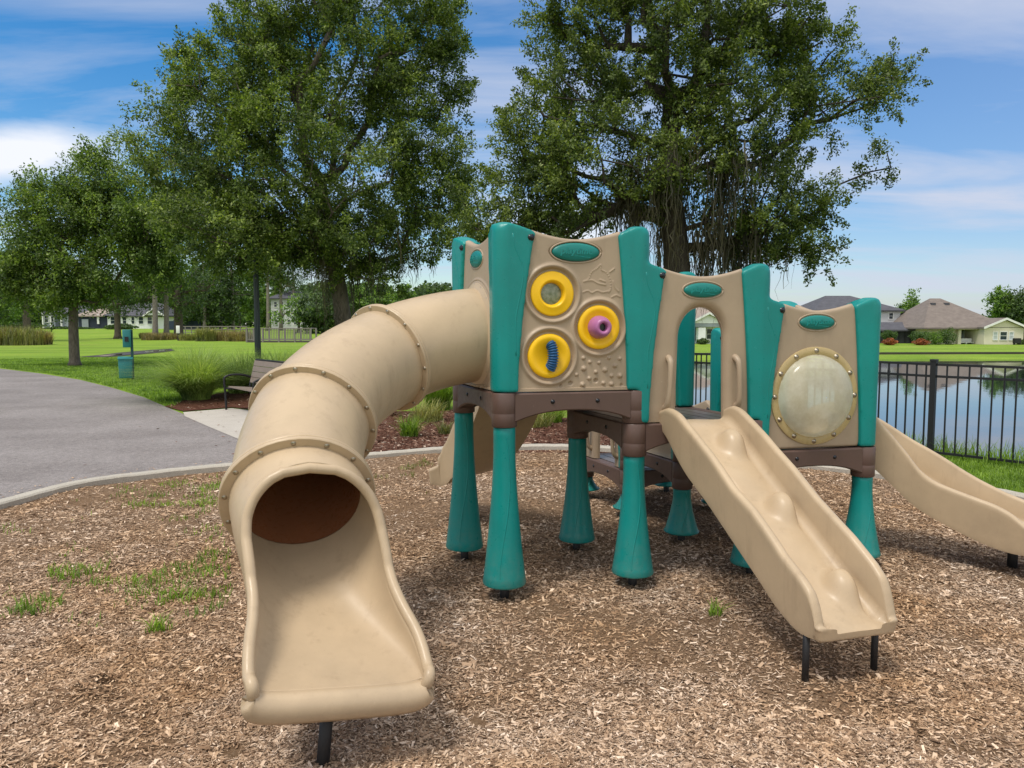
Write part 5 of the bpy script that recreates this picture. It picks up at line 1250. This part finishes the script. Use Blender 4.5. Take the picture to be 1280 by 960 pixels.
wall(H7, 340, 376, 372, 412, D, 9, PALE); wall(H7, 376, 386, 400, 412, D, 6, PALE, 'wing'); hip(H7, 337, 379, 350, 366, 372.5, 362, D, 9, ROOFG)
for a in (344, 352, 360, 368):
    for y in (377, 388, 399): window(H7, a, a + 4, y, y + 7, D)

# ================================================================== CAMERA, LIGHT, SKY
cam = bpy.data.cameras.new('camera'); cam.sensor_width = 36; cam.lens = 36 * F / 1280; cam.clip_end = 4000; cam.clip_start = .05
co_ = bpy.data.objects.new('camera', cam); COL.objects.link(co_); co_.location = (0, 0, CH); co_.rotation_euler = (PI / 2 - TH, 0, 0); sc.camera = co_
SUN_EL, SUN_AZ = math.radians(65), math.radians(222)      # azimuth clockwise from +Y
sd_ = Vector((math.sin(SUN_AZ) * math.cos(SUN_EL), math.cos(SUN_AZ) * math.cos(SUN_EL), math.sin(SUN_EL)))
sl = bpy.data.lights.new('sun', 'SUN'); sl.energy = 2.7; sl.angle = math.radians(16); sl.color = (1, .94, .85)
so_ = bpy.data.objects.new('sun', sl); COL.objects.link(so_); so_.rotation_euler = sd_.to_track_quat('Z', 'Y').to_euler(); so_.location = (0, 0, 30)
w = bpy.data.worlds.new('World'); sc.world = w; w.use_nodes = True; nt = w.node_tree; bg = nt.nodes['Background']
sky = N(nt, 'ShaderNodeTexSky'); sky.sky_type = 'NISHITA'; sky.sun_disc = False; sky.sun_elevation = SUN_EL; sky.sun_rotation = SUN_AZ; sky.air_density = 1.0; sky.dust_density = .6; sky.ozone_density = 2.0
tc = N(nt, 'ShaderNodeTexCoord'); sep = N(nt, 'ShaderNodeSeparateXYZ'); nt.links.new(tc.outputs['Generated'], sep.inputs[0])
def mth(op, a, b=None, clamp=False):
    m_ = N(nt, 'ShaderNodeMath'); m_.operation = op; m_.use_clamp = clamp
    for i, s in enumerate((a, b)):
        if s is None: continue
        if isinstance(s, (int, float)): m_.inputs[i].default_value = s
        else: nt.links.new(s, m_.inputs[i])
    return m_.outputs[0]
zz = mth('ADD', mth('MAXIMUM', sep.outputs[2], 0), .10)
u = mth('DIVIDE', sep.outputs[0], zz); v = mth('DIVIDE', sep.outputs[1], zz)
cb = N(nt, 'ShaderNodeCombineXYZ'); nt.links.new(u, cb.inputs[0]); nt.links.new(v, cb.inputs[1])
mp = N(nt, 'ShaderNodeMapping'); mp.inputs['Rotation'].default_value = (0, 0, .5); mp.inputs['Scale'].default_value = (.5, 1.25, 1); mp.inputs['Location'].default_value = (.7, 2.35, 0); nt.links.new(cb.outputs[0], mp.inputs[0])
n1 = N(nt, 'ShaderNodeTexNoise', Scale=1.0, Detail=8, Roughness=.58, Distortion=.55); nt.links.new(mp.outputs[0], n1.inputs['Vector'])
n2 = N(nt, 'ShaderNodeTexNoise', Scale=.28, Detail=3, Roughness=.5); nt.links.new(mp.outputs[0], n2.inputs['Vector'])
# thin veil, thicker to the right
veil = mth('ADD', mth('MULTIPLY', mth('ADD', sep.outputs[0], .22), .85), .0, True)
cl = mth('ADD', mth('MULTIPLY', n1.outputs['Fac'], 1.0), mth('MULTIPLY', n2.outputs['Fac'], .55))
clr = N(nt, 'ShaderNodeMapRange'); clr.inputs[1].default_value = .68; clr.inputs[2].default_value = .96; nt.links.new(cl, clr.inputs[0])
hor = N(nt, 'ShaderNodeMapRange'); hor.inputs[1].default_value = .30; hor.inputs[2].default_value = .0; hor.inputs[3].default_value = 0; hor.inputs[4].default_value = .05; nt.links.new(sep.outputs[2], hor.inputs[0])
fac = mth('ADD', mth('MULTIPLY', veil, .62), hor.outputs[0], True)
ovh = N(nt, 'ShaderNodeMapRange'); ovh.inputs[1].default_value = .62; ovh.inputs[2].default_value = .80; ovh.inputs[4].default_value = .85; nt.links.new(sep.outputs[2], ovh.inputs[0])
beh = N(nt, 'ShaderNodeMapRange'); beh.inputs[1].default_value = .1; beh.inputs[2].default_value = -.5; beh.inputs[4].default_value = .7; nt.links.new(sep.outputs[1], beh.inputs[0])
bright = mth('MAXIMUM', ovh.outputs[0], beh.outputs[0])  # unseen white sky overhead and behind the camera, added as soft fill light
hs = N(nt, 'ShaderNodeHueSaturation'); hs.inputs['Saturation'].default_value = 1.45; hs.inputs['Value'].default_value = 1.0; nt.links.new(sky.outputs[0], hs.inputs['Color'])
# low white cumulus bank at the left
azm = mth('DIVIDE', sep.outputs[0], mth('MAXIMUM', sep.outputs[1], .05)); elv = mth('DIVIDE', sep.outputs[2], mth('MAXIMUM', sep.outputs[1], .05))
n3 = N(nt, 'ShaderNodeTexNoise', Scale=4.2, Detail=7, Roughness=.6); mp3 = N(nt, 'ShaderNodeMapping'); mp3.inputs['Scale'].default_value = (1, 1, 3.2); nt.links.new(tc.outputs['Generated'], mp3.inputs[0]); nt.links.new(mp3.outputs[0], n3.inputs['Vector'])
def gauss(x, c, s): d = mth('DIVIDE', mth('SUBTRACT', x, c), s); return mth('POWER', 2.718, mth('MULTIPLY', mth('MULTIPLY', d, d), -1))
cum = mth('MULTIPLY', gauss(azm, -.66, .20), gauss(elv, .215, .055)); cum = mth('ADD', cum, mth('MULTIPLY', mth('MULTIPLY', gauss(azm, .07, .16), gauss(elv, .12, .06)), .8))
cumr = N(nt, 'ShaderNodeMapRange'); cumr.inputs[1].default_value = .62; cumr.inputs[2].default_value = .98; nt.links.new(mth('ADD', mth('MULTIPLY', cum, .75), mth('MULTIPLY', n3.outputs['Fac'], .62)), cumr.inputs[0])
c0 = mixc(nt, fac, hs.outputs[0], (2.3, 3.0, 4.9)); c1 = mixc(nt, mth('MULTIPLY', clr.outputs[0], .85), c0, (4.3, 4.6, 5.5)); c1 = mixc(nt, bright, c1, (8.8, 8.6, 8.3)); c2 = mixc(nt, cumr.outputs[0], c1, (6.2, 6.4, 6.9))
nt.links.new(c2, bg.inputs[0]); bg.inputs[1].default_value = .15
sc.view_settings.view_transform = 'Standard'; sc.view_settings.look = 'None'; sc.view_settings.exposure = 0; sc.view_settings.gamma = 1
sc.render.engine = 'CYCLES'; sc.cycles.use_denoising = True; sc.cycles.max_bounces = 7; sc.cycles.transparent_max_bounces = 6; sc.cycles.caustics_reflective = False; sc.cycles.caustics_refractive = False
